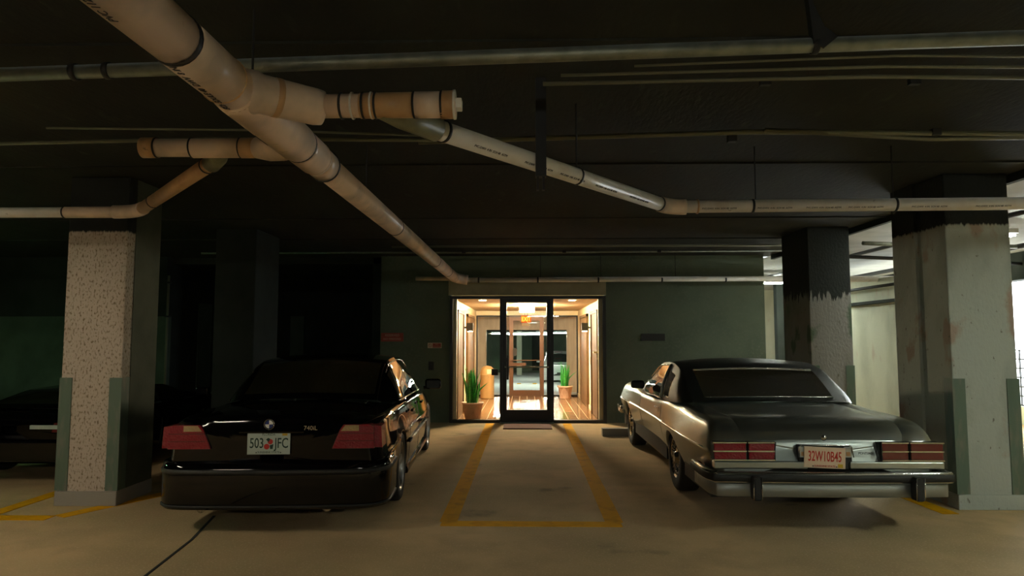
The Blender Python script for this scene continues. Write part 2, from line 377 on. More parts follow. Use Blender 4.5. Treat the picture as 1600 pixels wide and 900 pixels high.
for s, X in ((1, XL), (-1, XR)):
    side = 'left' if s > 0 else 'right'
    struct('trim_lobby_casing_'+side, tuple(sorted((X, X+s*.05)))+(LY0+.06, LY0+.16, 0, 2.31), M['creamtrim'])
    struct('baseboard_lobby_'+side, tuple(sorted((X, X+s*.015)))+(LY0+.1, LY1, 0, .09), M['creamtrim'])
    for q, (a, b_) in enumerate(((12.98, 14.25), (15.2, 17.1))):
        t = thing('elevator_door', f'{"nearer" if q==0 else "farther"} brown metal door on {side} wall of the lit lobby', 'elevator door', (X, (a+b_)/2, 0), group='brown doors in the lobby')
        h = (b_-a)/2
        for u0, u1 in ((-h, -.005), (.005, h)):
            bx('door_leaf', tuple(sorted((0, s*.03)))+(u0+.05, u1-.0, .01, 2.06) if u0 < -.1 else tuple(sorted((0, s*.03)))+(u0, u1-.05, .01, 2.06), M['elev'], t)
        for u in (-h, h-.05): bx('jamb', tuple(sorted((0, s*.055)))+(u, u+.05, 0, 2.12), M['elev'], t)
        bx('door_head', tuple(sorted((0, s*.055)))+(-h, h, 2.06, 2.12), M['elev'], t)
    for z in (1.08, 1.42):
        t = thing('call_button_plate', f'{"lower" if z<1.2 else "upper"} dark button plate between {side} lobby doors', 'button plate', (X, 14.75, z), group='button plates in the lobby')
        bx('plate', tuple(sorted((0, s*.012)))+(-.05, .05, -.09, .09), M['dark'], t)
        bx('button', tuple(sorted((.012*s, s*.018)))+(-.015, .015, -.015, .015), M['chrome'], t)
    t = thing('wall_sconce', f'small black cube sconce throwing light down the {side} lobby wall', 'wall light', (X, 14.75, 1.80), group='black lobby sconces')
    bx('housing', tuple(sorted((s*.06, s*.2)))+(-.075, .075, -.08, .1), M['dark'], t, bev=.006)
    bx('bracket', tuple(sorted((0, s*.06)))+(-.02, .02, -.02, .02), M['dark'], t)
    bx('lens', tuple(sorted((s*.08, s*.18)))+(-.055, .055, -.086, -.079), M['sconce'], t)
t = thing('ledge_shelf', 'small pale wall shelf beside the right lobby casing', 'shelf', (XR, 13.0, 1.28))
bx('board', (-.12, 0, -.1, .1, 0, .03), M['creamtrim'], t); bx('bracket', (-.05, 0, -.02, .02, -.12, 0), M['creamtrim'], t)
t = thing('ceiling_light', 'square glowing box light on the lobby ceiling above the door view', 'ceiling light', (.02, 15.2, 2.31))
bx('diffuser', (-.165, .165, -.3, .3, -.15, -.01), M['lamp'], t, bev=.01)
bx('base_plate', (-.17, .17, -.31, .31, -.01, 0), M['white'], t)
for x, w_ in ((-.85, 'left'), (.9, 'right')):
    t = thing('recessed_downlight', f'flush round downlight in lobby ceiling just inside the glass, {w_}', 'ceiling light', (x, 13.15, 2.308), group='lobby downlights')
    obj('lens', lathe(B(), [(0, -.004), (.07, -.004), (.07, 0)], 20), M['lamp'], t)
    obj('trim_ring', lathe(B(), [(.07, -.006), (.095, -.004), (.095, 0)], 20), M['creamtrim'], t)
t = thing('exit_sign', 'glowing orange exit sign hanging inside the lobby', 'sign', (.0, 14.3, 1.97))
bx('housing', (-.108, .108, -.025, .025, -.075, .075), M['exitsign'], t, bev=.005)
for x in (-.03, .03): obj('stem', cyl(B(), (x, 0, .075), (x, 0, .34), .004, seg=8), M['bronze'], t)
bx('lower_panel', (-.09, .09, -.018, .018, -.14, -.085), M['creamtrim'], t)
text('EXIT', .13, M['exittext'], face_back(0, -.0265, -.003), t, bold=.004, xs=.72)

# front storefront (door_1 and sidelights)
def rectframe(parent, name, x0, x1, z0, z1, w, y0, y1, m, wb=None, wt=None):
    wb = wb or w; wt = wt or w
    bx(name, (x0, x0+w, y0, y1, z0, z1), m, parent); bx(name, (x1-w, x1, y0, y1, z0, z1), m, parent)
    bx(name, (x0+w, x1-w, y0, y1, z0, z0+wb), m, parent); bx(name, (x0+w, x1-w, y0, y1, z1-wt, z1), m, parent)
sf = bpy.data.objects.new('window_1', None); C.objects.link(sf); sf['kind'] = 'structure'
rectframe(sf, 'window_frame', -1.43, 1.49, 0, 2.36, .055, WY-.06, WY+.06, M['frame'])
bx('glass_pane', (-1.375, -.49, WY-.004, WY+.004, .055, 2.305), M['glass'], sf)
bx('glass_pane', (.51, 1.435, WY-.004, WY+.004, .055, 2.305), M['glass'], sf)
dr = bpy.data.objects.new('door_1', None); C.objects.link(dr); dr['kind'] = 'structure'
rectframe(dr, 'door_frame', -.49, .51, 0.0, 2.36, .05, WY-.08, WY+.08, M['frame'])
rectframe(dr, 'door_stile', -.44, .46, .02, 2.31, .075, WY-.045, WY+.035, M['frame'], wb=.22)
bx('glass_pane', (-.365, .385, WY-.006, WY+.002, .24, 2.235), M['glass'], dr)
obj('push_bar', cyl(B(), (-.40, WY-.09, 1.03), (.42, WY-.09, 1.03), .013, seg=10), M['galv'], dr)
bx('bar_mount', (-.40, -.36, WY-.09, WY-.04, 1.01, 1.05), M['frame'], dr); bx('bar_mount', (.38, .42, WY-.09, WY-.04, 1.01, 1.05), M['frame'], dr)
bx('pull_handle', (-.36, -.325, WY-.12, WY-.05, .8, 1.25), M['frame'], dr)
bx('lock_box', (-.49, -.36, WY-.07, WY-.04, 1.13, 1.20), M['frame'], dr)
struct('trim_storefront_header', (-1.46, 1.50, WY-.05, WY, 2.37, 2.64), M['header'])
struct('trim_threshold', (-.49, .51, WY-.16, WY-.06, 0, .02), M['galv'])
o = bx('card_reader', (-.645, -.525, WY-.045, WY-.005, .875, .995), M['frame'], bev=.008)
pr(o, 'black card reader box mounted on the glass left of the door', 'card reader')
# rear glazing
rg = bpy.data.objects.new('window_2', None); C.objects.link(rg); rg['kind'] = 'structure'
rectframe(rg, 'window_frame', XL, XR, 0, 2.19, .035, LY1, LY1+.07, M['frame'])
bx('glass_pane', (XL+.035, -.46, LY1+.03, LY1+.036, .035, 2.155), M['glass'], rg)
bx('glass_pane', (.48, XR-.035, LY1+.03, LY1+.036, .035, 2.155), M['glass'], rg)
d2 = bpy.data.objects.new('door_2', None); C.objects.link(d2); d2['kind'] = 'structure'
rectframe(d2, 'door_stile', -.46, .48, .0, 2.155, .11, LY1-.01, LY1+.08, M['bronze'], wb=.16)
bx('glass_pane', (-.35, .37, LY1+.03, LY1+.036, .16, 2.045), M['glass'], d2)
obj('push_bar', cyl(B(), (-.40, LY1-.08, .97), (.42, LY1-.08, .97), .013, seg=10), M['bronze'], d2)
bx('lock_rail', (-.46, .0, LY1-.06, LY1-.01, .82, .90), M['bronze'], d2)
bx('door_lever', (-.35, -.25, LY1-.1, LY1-.05, 1.1, 1.3), M['dark'], d2)
# panelled surround beyond the rear glass
pw = struct('wall_beyond_lobby', (-2.2, -1.17, 19.75, 19.95, 0, 2.6), M['panel'])
struct('wall_beyond_lobby_right', (1.19, 2.2, 19.75, 19.95, 0, 2.6), M['panel'])
hd = struct('wall_beyond_lobby_head', (-1.17, 1.19, 19.75, 19.95, 1.81, 2.6), M['panel'])
for k in range(10):
    x = -1.16+k*.235; bx('panel', (x, x+.225, 19.725, 19.75, 1.82, 2.5), M['panel'], hd)
for sx, par in ((-1.62, pw), (1.22, None)):
    for k in range(3):
        bx('panel', (sx, sx+.4, 19.725, 19.75, .02+k*.72, .71+k*.72), M['panel'], par or bpy.data.objects['wall_beyond_lobby_right'])
struct('floor_vestibule', (-2.2, 2.2, LY1+.1, 20, -.1, 0), M['outside'])
struct('ceiling_vestibule', (-2.2, 2.2, LY1+.1, 19.8, 2.45, 2.6), M['lobbyceil'])
struct('wall_vestibule_left', (-2.3, -1.6, LY1+.1, 19.75, 0, 2.6), M['panel'])
struct('wall_vestibule_right', (1.65, 2.3, LY1+.1, 19.75, 0, 2.6), M['panel'])
# ---- far garage, floor ramps down
b = B(); prism(b, [(20, 0), (27, -.75), (46, -.75), (46, -.95), (20, -.2)], 'x', -9, 4.3); o = obj('floor_far_garage', b, M['outside']); o['kind'] = 'structure'
struct('ceiling_far_garage', (-9, 4.3, 20, 46, 2.05, 2.2), M['wall_dark'])
struct('wall_far_garage_back', (-9, 4.3, 46, 46.2, -.95, 2.05), M['wall'])
struct('wall_far_garage_left', (-9.2, -9, 20, 46, -.95, 2.05), M['wall'])
struct('wall_far_garage_right', (4.3, 4.5, 22, 46, -.95, 2.05), M['wall'])
struct('wall_far_garage_niche', (.4, 1.0, 45.8, 46, -.6, 2.05), M['wall_dark'])
struct('column_far_garage', (-.6, -.28, 43, 43.4, -.75, 2.05), M['wall_pale'])
bx('yellow_post', (-.42, -.24, 31, 31.04, -.75, -.48), M['yellow']); pr(bpy.data.objects['yellow_post'], 'left of two small yellow posts seen far beyond the lobby', 'bollard', 'yellow marks beyond the lobby')
o = bx('yellow_post', (.3, .48, 31, 31.04, -.75, -.48), M['yellow']); pr(o, 'right of two small yellow posts seen far beyond the lobby', 'bollard', 'yellow marks beyond the lobby')
def fluoro(x, y, z, L, along, label, m, power_mat=None, group=None, tubes=2, rz=0, shade=False):
    t = thing('fluorescent_light', label, 'ceiling light', (x, y, z), rz, group)
    h = L/2
    def A(u0, u1, v0, v1, z0, z1): return (u0, u1, v0, v1, z0, z1) if along == 'x' else (v0, v1, u0, u1, z0, z1)
    bx('housing', A(-h, h, -.075, .075, 0, .06), M['white'], t)
    if shade:
        for v in (-.125, .115): bx('cutoff_side', A(-h, h, v, v+.01, -.075, .06), M['white'], t)  # side plates added to cut the lamp's light at wide angles
        bx('cutoff_top', A(-h, h, -.125, .125, .055, .062), M['white'], t)
    for v in ((-.035, .035) if tubes == 2 else (0,)):
        p = ((-h+.02, v, -.022), (h-.02, v, -.022)) if along == 'x' else ((v, -h+.02, -.022), (v, h-.02, -.022))
        obj('tube', cyl(B(), *p, .016, seg=10), m, t)
    for u in (-h*.7, h*.7):
        p = ((u, 0, .06), (u, 0, 3.12-z)) if along == 'x' else ((0, u, .06), (0, u, 3.12-z))
        if y > 20: obj('hanger_rod', cyl(B(), (u, 0, .06), (u, 0, 2.055-z), .006, seg=6), M['dark'], t)
        elif 3.12-z > .1: obj('hanger_rod', cyl(B(), *p, .006, seg=6), M['dark'], t)
    return t
for (x, y) in ((-.35, 30), (1.6, 27), (-3.5, 31), (0.2, 38)):
    fluoro(x, y, 1.80, 2.4, 'x', {-.35:'long lit tube light far beyond the lobby door, centre', 1.6:'lit tube light beyond the lobby above the silver vehicle', -3.5:'lit tube light far beyond the lobby, left', .2:'farthest lit tube light beyond the lobby'}[x], M['tube_day'], group='tube lights beyond the lobby')
# side bay and garage tube lights
fluoro(5.75, 15.6, 2.86, 1.2, 'x', 'bright tube light glimpsed between back wall and second right column', M['tube_day'])
fluoro(5.9, 9.0, 2.95, 1.2, 'x', 'tube light over the side bay behind right columns', M['tube_day'])
fluoro(-5.4, -2.6, 2.5, 1.3, 'x', 'tube light behind the viewpoint, left', M['tube'], group='tube lights behind the viewpoint')
fluoro(.7, -2.6, 2.5, 1.3, 'x', 'unseen tube light added behind the viewpoint, centre, to brighten the pipes', M['tube_pipe_fill'], group='tube lights behind the viewpoint')  # extra lamp added out of view to light the overhead pipes
fluoro(-5.3, 3.4, 2.92, 1.3, 'y', 'ceiling tube light left of the view above the parking aisle', M['tube_side_warm'], shade=True)
fluoro(5.4, 3.2, 2.92, 1.3, 'y', 'ceiling tube light right of the view above the parking aisle', M['tube_side_cool'], shade=True)
fluoro(6.2, -2.4, 2.5, 1.3, 'y', 'tube light behind the viewpoint, right', M['tube_cool'], group='tube lights behind the viewpoint')

fluoro(-10.5, 8.0, 2.7, 1.3, 'y', 'unseen greenish tube light added deep at left to tint the far wall', M['tube_green_fill'])  # lamp added out of view for green light on the far left
# ------------------------------------------------------------------ plants, bin
def plant(x, y, s, label, seed, spread=1):
    rnd = random.Random(seed)
    t = thing('snake_plant', label, 'potted plant', (x, y, 0), group='snake plants in the lobby')
    R = .2*s; H = .33*s
    obj('pot', lathe(B(), [(0, 0), (R*.66, 0), (R*.70, .02), (R*.92, H*.86), (R*1.02, H*.87), (R*1.04, H), (R*.93, H), (R*.90, H*.9), (0, H*.9)], 28), M['terra'], t, True)
    b = B()
    for k in range(7):                     # raised diamond lattice on the pot
        for sg in (1, -1):
            pts = [(R*(.705+.2*q/5)*math.cos(2*PI*k/7+sg*q*.18), R*(.705+.2*q/5)*math.sin(2*PI*k/7+sg*q*.18), .03+H*.78*q/5) for q in range(6)]
            tube(b, pts, .006, 5)
    obj('lattice_relief', b, M['terra'], t, True)
    obj('soil', lathe(B(), [(0, H*.93), (R*.9, H*.91)], 20), M['soil'], t)
    for k in range(24):
        a = rnd.uniform(0, 2*PI); rr = R*rnd.uniform(.05, .6); h = rnd.uniform(.38, .68)*s*(1.18 if k == 3 else 1); lean = rnd.uniform(.02, .12)*spread
        if k == 0: lean = .3; h = .40*s
        b = B(); rows = []
        tw = rnd.uniform(-.7, .7); wd = rnd.uniform(.034, .048)*s; a2 = a if k else 0.0
        for q in range(8):
            u = q/7; ww = wd*(.75+.6*u if u < .5 else 1.05*(1-u)**.55+.0)*1.0
            cx = math.cos(a)*rr + math.cos(a2)*lean*u*u; cy = math.sin(a)*rr + math.sin(a2)*lean*u*u; th = a+PI/2+tw*u
            c_, s_ = math.cos(th), math.sin(th); z = H*.9 + h*u
            rows.append([b.verts.new((cx-c_*ww, cy-s_*ww, z)), b.verts.new((cx+s_*.006, cy-c_*.006, z)), b.verts.new((cx+c_*ww, cy+s_*ww, z)), b.verts.new((cx-s_*.004, cy+c_*.004, z))])
        for r0, r1 in zip(rows, rows[1:]):
            for q in range(4): b.faces.new([r0[q], r0[(q+1)%4], r1[(q+1)%4], r1[q]])
        obj('leaf', b, M['leaf'], t, True)
plant(-1.03, 13.05, 1.03, 'snake plant in latticed terracotta pot, nearer one at left of lobby', 3)
plant(1.02, 17.75, 1.0, 'snake plant in terracotta pot, far right of lobby by rear glass', 8, .5)
t = thing('litter_bin', 'tan dome-topped litter bin against the far left of lobby', 'bin', (-1.02, 17.75, 0))
obj('bin_body', lathe(B(), [(0, 0), (.175, 0), (.18, .02), (.18, .60), (.185, .61), (.185, .63), (0, .63)], 28), M['bin'], t, True)
obj('dome_lid', lathe(B(), [(.186, .63), (.182, .70), (.155, .78), (.10, .83), (0, .85)], 28), M['bin'], t, True)
bx('flap', (-.0, .11, -.19, -.13, .64, .76), M['creamtrim'], t, bev=.006)

# ------------------------------------------------------------------ signs and wall bits
t = thing('wall_sign', 'faded red two-line notice on wall left of the lobby', 'sign', (-2.52, WY-.012, 1.585))
bx('board', (-.21, .21, -.006, .012, -.08, .08), M['redsign'], t)
text('RESERVED', .06, M['signtext'], face_back(0, -.0075, .033), t); text('NO PARKING', .055, M['signtext'], face_back(0, -.0075, -.035), t)
t = thing('wall_sign', 'small pale-bordered red no smoking sign nearest the lobby frame', 'sign', (-1.72, WY-.01, 1.43))
bx('border', (-.13, .13, -.003, .01, -.05, .05), M['signborder'], t); bx('board', (-.035, .12, -.006, -.002, -.04, .04), M['redsign'], t)
b = B(); tube(b, [(-.082+.028*math.cos(a*PI/8), -.006, .028*math.sin(a*PI/8)) for a in range(17)], .004, 6); tube(b, [(-.1, -.006, .02), (-.064, -.006, -.02)], .003, 6)
obj('prohibition_symbol', b, M['redsign'], t)
text('NO', .034, M['signtext'], face_back(.042, -.007, .018), t); text('SMOKING', .03, M['signtext'], face_back(.042, -.007, -.02), t)
t = thing('wall_switch', 'small dark switch box on wall below the smoking sign', 'switch', (-1.78, WY-.02, 1.05))
bx('back_box', (-.05, .05, 0, .02, -.08, .08), M['dark'], t, bev=.004); bx('rocker', (-.018, .018, -.008, .002, -.03, .03), M['dark'], t)
t = thing('wall_sign', 'blank dark sign board on wall right of the lobby', 'sign', (2.37, WY-.012, 1.585))
bx('board', (-.22, .22, -.006, .012, -.065, .065), M['dark'], t); bx('rim', (-.225, .225, -.002, .012, -.07, -.065), M['frame'], t)

# ================================================================== PIPES
ZP = 2.655
def seg_pipe(t, a, b, r, m, name='pipe_section'): return obj(name, cyl(B(), a, b, r, seg=32), M[m], t, True)
def rings(t, a, b, ts, r, m='black', wid=.018, name='coupling_ring'):
    for q in ts: obj(name, ring(B(), a, b, q, r, wid), M[m], t, True)
def print_line(t, s, a, b, frac, r, ang, size=.022):
    """ink lettering that lies on the pipe wall facing down and sideways"""
    a, b = Vector(a), Vector(b); d = (b-a).normalized(); p = a+(b-a)*frac
    side = d.cross(Vector((0,0,1))).normalized()           # horizontal normal
    n = (side*math.cos(ang) + Vector((0,0,-1))*math.sin(ang)).normalized()
    up = n.cross(d).normalized()
    m = Matrix((d.to_4d(), up.to_4d(), n.to_4d(), Vector((0,0,0,1)))).transposed()
    m = Matrix([[d.x, up.x, n.x, 0], [d.y, up.y, n.y, 0], [d.z, up.z, n.z, 0], [0, 0, 0, 1]])
    text(s, size, M['ink'], Matrix.Translation(p + n*(r+.0012)) @ m, t, name='pipe_lettering')
X0 = -1.285
t = thing('main_drain_pipe', 'large cream plastic drain pipe running overhead to the lobby wall', 'pipe', (X0, 7, ZP))
def L(y): return (0, y-7, 0)
seg_pipe(t, L(-1), L(2.40), .098, 'pvc'); seg_pipe(t, L(2.36), L(2.86), .101, 'pvc')
obj('wye_fitting', tube(B(), [L(2.84), L(2.90), L(3.3), L(3.66), L(3.7)], [.104, .109, .109, .109, .104], 32), M['pvc'], t, True)
obj('wye_fitting', tube(B(), [L(3.7), L(3.74), L(3.98), L(4.02)], [.100, .105, .105, .10], 32), M['pvc'], t, True)
seg_pipe(t, L(4.0), L(4.2), .098, 'pvc'); seg_pipe(t, L(4.16), L(12.0), .086, 'pvc')
rings(t, L(0), L(14), [2.36/14], .103, wid=.026); rings(t, L(0), L(14), [2.75/14, 2.86/14, 3.98/14], .106, 'pvc_orange', .008)
rings(t, L(0), L(14), [3.70/14, 4.18/14], .106); rings(t, L(0), L(14), [6.5/14, 9.4/14, 10.9/14], .090, wid=.022)
for y in (1.95, 3.05, 5.3, 8.0):
    b = B(); cyl(b, (0, y-7, .09), (0, y-7, .46), .006, seg=6); obj('hanger_rod', b, M['dark'], t)
print_line(t, 'PVC 1120  SCH 40  DWV  8 IN  ASTM D2665', L(2.0), L(1.6), .9, .098, 1.48, .04)
print_line(t, 'SCHEDULE 40  DWV  8 IN', L(2.8), L(2.4), .5, .101, 1.48, .04)
print_line(t, 'PVC-DWV FITTING  D3311', L(3.6), L(3.0), .5, .109, 1.1, .014)
obj('elbow', tube(B(), bez(L(11.9), L(12.22), (.22, 12.22-7, -.03), 8), .092, 24), M['pvc'], t, True)
t2 = thing('wall_drain_pipe', 'narrow pale pipe running right along top of the lobby wall', 'pipe', (X0, 12.22, 2.625))
seg_pipe(t2, (.2, 0, 0), (6.2, 0, .02), .045, 'pvc_light'); seg_pipe(t2, (-.75, .1, .04), (.05, .1, .03), .038, 'pvc')
for x in (.42, 1.5, 2.6, 3.75, 4.9): obj('coupling_ring', ring(B(), (x-.1, 0, 0), (x+.1, 0, 0), .5, .052, .03), M['black'], t2, True)
for x in (1.55, 2.65, 4.0): obj('hanger_rod', cyl(B(), (x, 0, .04), (x, 0, .49), .006, seg=6), M['dark'], t2)

# right lateral: reducing wye + cleanout, then diagonal and long horizontal pipe
t = thing('right_branch_pipe', 'stained plastic branch pipe with capped end leaving main pipe rightwards', 'pipe', (-1.2, 3.0, ZP))
o0 = Vector((-1.2, 3.0, ZP))
def W(p): return tuple(Vector(p)-o0)
obj('wye_branch', tube(B(), [W((-1.27, 2.88, 2.66)), W((-1.215, 2.92, 2.66)), W((-1.195, 2.935, 2.66)), W((-1.0, 3.09, 2.655)), W((-.97, 3.11, 2.655))], [.098, .098, .088, .086, .08], 28), M['pvc_orange'] if False else M['pvc'], t, True)
obj('stain_band', ring(B(), W((-1.195, 2.935, 2.66)), W((-1.0, 3.09, 2.655)), .28, .090, .03), M['pvc_orange'], t, True)
a, b_ = W((-.98, 3.085, 2.655)), W((-.33, 3.085, 2.66))
seg_pipe(t, a, b_, .056, 'pvc'); seg_pipe(t, W((-.78, 3.085, 2.656)), W((-.52, 3.085, 2.658)), .060, 'pvc_orange', 'wye_fitting')
seg_pipe(t, W((-.52, 3.085, 2.658)), W((-.40, 3.085, 2.658)), .062, 'pvc', 'coupling'); seg_pipe(t, W((-.40, 3.085, 2.658)), W((-.335, 3.085, 2.658)), .066, 'pvc_orange', 'end_cap')
obj('end_flange', cyl(B(), W((-.34, 3.085, 2.658)), W((-.33, 3.085, 2.658)), .069, seg=28), M['pvc_light'], t, True)
bx('cleanout_plug', (W((-.33,0,0))[0], W((-.30,0,0))[0], .085-.028, .085+.028, -.022, .028), M['pvc_light'], t, bev=.004)
rings(t, a, b_, [.17, .33, .42, .70], .0635, wid=.012); rings(t, a, b_, [.25, .39], .064, 'pvc_light', .01); rings(t, a, b_, [.90], .0675, wid=.012)
obj('wye_leg', tube(B(), [W((-.68, 3.09, 2.65)), W((-.60, 3.19, 2.64)), W((-.46, 3.38, 2.635))], [.056, .064, .064], 24), M['pvc_green'], t, True)
t = thing('diagonal_drain_pipe', 'long white printed drain pipe slanting right from the capped branch', 'pipe', (-.46, 3.38, 2.635))
o0 = Vector((-.46, 3.38, 2.635)); pe = Vector((1.13, 5.38, 2.625)) - o0
seg_pipe(t, (-.05, -.06, 0), pe, .053, 'pvc_light'); rings(t, (0,0,0), pe, [.02, .50, .95], .060, wid=.02)
for fr in (.15, .32, .46, .62, .80): print_line(t, 'PVC-DWV  4 IN  SCH 40  ASTM', (0,0,0), pe, fr, .053, .75, .02)
ee = Vector((1.30, 5.42, 2.625)) - o0
obj('elbow', tube(B(), bez(pe*.96, pe*1.03, ee, 8), .063, 24), M['pvc'], t, True)
obj('hanger_rod', cyl(B(), pe*.5+Vector((0,0,.055)), pe*.5+Vector((0,0,.49)), .006, seg=6), M['dark'], t)
t = thing('cross_drain_pipe', 'straight white printed drain pipe crossing in front of right column', 'pipe', (1.28, 5.42, 2.628))
seg_pipe(t, (0,0,0), (5.5, -.1, .01), .051, 'pvc_light'); rings(t, (0,0,0), (5.5, -.1, .01), [.10, .305, .75], .058, wid=.02)
rings(t, (0,0,0), (5.5, -.1, .01), [.02], .060, 'pvc_orange', .015)
for fr in (.05, .13, .2, .26, .35, .44, .52): print_line(t, 'PVC-DWV  4 IN  SCH 40  ASTM', (0,0,0), (5.5, -.1, .01), fr, .051, .55, .02)
for x in (.58, 1.68, 4.2): obj('hanger_rod', cyl(B(), (x, -.01, .05), (x, -.01, .49), .006, seg=6), M['dark'], t)
# left lateral
t = thing('left_branch_pipe', 'capped plastic branch pipe leaving main pipe towards the left', 'pipe', (-1.3, 3.75, ZP))
o0 = Vector((-1.3, 3.75, ZP))
obj('wye_branch', tube(B(), [W((-1.26, 3.62, 2.655)), W((-1.38, 3.70, 2.65)), W((-1.47, 3.75, 2.65)), W((-1.55, 3.77, 2.655))], [.09, .088, .076, .06], 28), M['pvc'], t, True)
seg_pipe(t, W((-1.5, 3.77, 2.655)), W((-2.21, 3.77, 2.66)), .052, 'pvc'); seg_pipe(t, W((-1.53, 3.77, 2.655)), W((-1.64, 3.77, 2.655)), .058, 'pvc_orange', 'coupling')
seg_pipe(t, W((-1.66, 3.77, 2.655)), W((-1.92, 3.77, 2.655)), .056, 'pvc', 'wye_fitting'); seg_pipe(t, W((-2.13, 3.77, 2.66)), W((-2.215, 3.77, 2.66)), .059, 'pvc_orange', 'end_cap')
rings(t, W((-1.5, 3.77, 2.655)), W((-2.21, 3.77, 2.66)), [.03, .2, .6, .89], .060, wid=.010)
obj('wye_leg', tube(B(), [W((-1.78, 3.8, 2.65)), W((-1.84, 3.9, 2.64)), W((-1.93, 4.02, 2.632))], [.054, .058, .056], 24), M['pvc_green'], t, True)
t = thing('diagonal_drain_pipe', 'orange-stained drain pipe slanting left towards the wall', 'pipe', (-1.92, 4.0, 2.632))
o0 = Vector((-1.92, 4.0, 2.632)); pe = Vector((-3.22, 5.48, 2.63)) - o0
seg_pipe(t, (0,0,0), pe, .048, 'pvc_orange'); rings(t, (0,0,0), pe, [.04, .76], .055, wid=.014)
obj('elbow', tube(B(), bez(pe*.95, pe*1.07, Vector((-3.5, 5.57, 2.632))-o0, 8), .056, 24), M['pvc'], t, True)
t = thing('cross_drain_pipe', 'straight cream drain pipe passing in front of the left column', 'pipe', (-3.42, 5.57, 2.63))
seg_pipe(t, (0,0,0), (-5, 0, 0), .044, 'pvc_light'); seg_pipe(t, (-.02,0,0), (-.5, 0, 0), .048, 'pvc', 'coupling'); rings(t, (0,0,0), (-5, 0, 0), [.012, .1, .4], .052, wid=.014)
for x in (-1.2, -3.2): obj('hanger_rod', cyl(B(), (x, 0, .05), (x, 0, .49), .006, seg=6), M['dark'], t)
# big galvanised pipe overhead
t = thing('sprinkler_main_pipe', 'dull silver metal pipe crossing close overhead at upper right', 'pipe', (0, 2.92, 2.9))
obj('pipe_section', cyl(B(), (-4.5, .35, -.055), (4.5, -.02, .04), .034, seg=24), M['galv'], t, True)
for x in (1.33, -2.22, -2.05): 
    obj('clamp', ring(B(), (x-.05, .167-.0411*x, -.008+.01056*x), (x+.05, .163-.0411*x, -.007+.01056*x), .5, .042, .03), M['dark'], t, True)
b = B(); prism(b, [(1.36, -.02), (1.42, .03), (1.36, .08), (1.30, .22), (1.29, .22), (1.31, .0)], 'y', .07, .11); obj('bracket', b, M['dark'], t)
def conduit(label, pts, r, m='conduit', clamps=()):
    t = thing('ceiling_conduit', label, 'conduit', pts[0])
    p0 = Vector(pts[0]); obj('pipe', tube(B(), [Vector(p)-p0 for p in pts], r, 10), M[m], t, True)
    for k in clamps: 
        a, b = Vector(pts[0]), Vector(pts[-1]); q = a+(b-a)*k-p0
        bx('clamp', (q.x-.03, q.x+.03, q.y-r*1.4, q.y+r*1.4, q.z-r*1.4, q.z+r*1.6), M['dark'], t)
conduit('lowest of three thin conduits below silver pipe at upper right', [(.1, 3.82, 3.04), (2.0, 3.8, 3.06), (4.4, 3.86, 3.045)], .012, clamps=(.3, .5))
conduit('middle of three thin conduits below silver pipe at upper right', [(.2, 3.72, 3.05), (2.0, 3.68, 3.07), (4.4, 3.72, 3.055)], .009)
conduit('topmost of three thin conduits below silver pipe at upper right', [(.6, 3.62, 3.06), (2.0, 3.56, 3.08), (4.4, 3.6, 3.06)], .007)
conduit('tan conduit crossing behind the slanting right pipe', [(-.8, 4.9, 3.02), (1.6, 4.75, 3.035), (4.2, 4.75, 3.0)], .018, clamps=(.46,))
conduit('tan conduit dipping under its neighbour at upper right', [(1.7, 4.72, 3.04), (2.9, 4.80, 2.99), (4.4, 4.78, 3.0)], .016, clamps=(.45,))
conduit('faint conduit crossing the ceiling at upper left', [(-4.5, 4.9, 3.02), (-2.3, 4.82, 3.03), (-.4, 4.86, 3.02)], .014)
conduit('second faint conduit close behind at upper left', [(-3.4, 4.6, 3.05), (-1.9, 4.65, 3.04), (-.5, 4.8, 3.03)], .008)
conduit('thin conduit high across in front of the lobby wall', [(-5.5, 11.2, 3.0), (0, 11.2, 3.0), (4.4, 11.2, 3.02)], .016, 'galv', clamps=(.45, .62, .78))
conduit('upper thin conduit before the lobby wall', [(-2.2, 10.9, 3.06), (4.4, 10.9, 3.07)], .018)
conduit('pale conduit in the bright side bay, nearer', [(4.75, 9.5, 2.9), (6.3, 9.9, 2.9), (8.9, 9.9, 2.9)], .03, 'galv')
conduit('dark pipe in the bright side bay ceiling', [(4.7, 10.6, 2.86), (8.9, 12.2, 2.9)], .03, 'dark')
conduit('white pipe across the side bay ceiling', [(4.7, 13.2, 2.72), (8.9, 13.2, 2.72)], .06, 'pvc_light')
conduit('dark thin pipe along side bay wall top', [(6.7, 11.0, 2.55), (6.7, 17, 2.55)], .03, 'dark')
conduit('dark lengthwise pipe in the side bay ceiling', [(5.6, 2, 2.98), (5.6, 16, 2.98)], .03, 'dark')
conduit('second dark lengthwise pipe in side bay ceiling', [(7.2, 2, 2.9), (7.2, 16, 2.9)], .04, 'dark')
t = thing('strut_hanger', 'black metal strut hanging before the slanting white pipe', 'hanger', (.09, 3.95, 2.44))
bx('channel', (-.032, .032, -.03, .03, .08, .68), M['dark'], t); bx('foot_clip', (-.026, -.012, -.02, .02, 0, .1), M['dark'], t); bx('foot_clip', (.008, .022, -.02, .02, 0, .1), M['dark'], t)
# ceiling seams
for k, y in enumerate((1.6, 3.4, 5.9, 8.6, 10.4)):
    struct('trim_ceiling_ridge', (-13, 4.6, y, y+.03, 3.105, 3.121), M['ceil'])

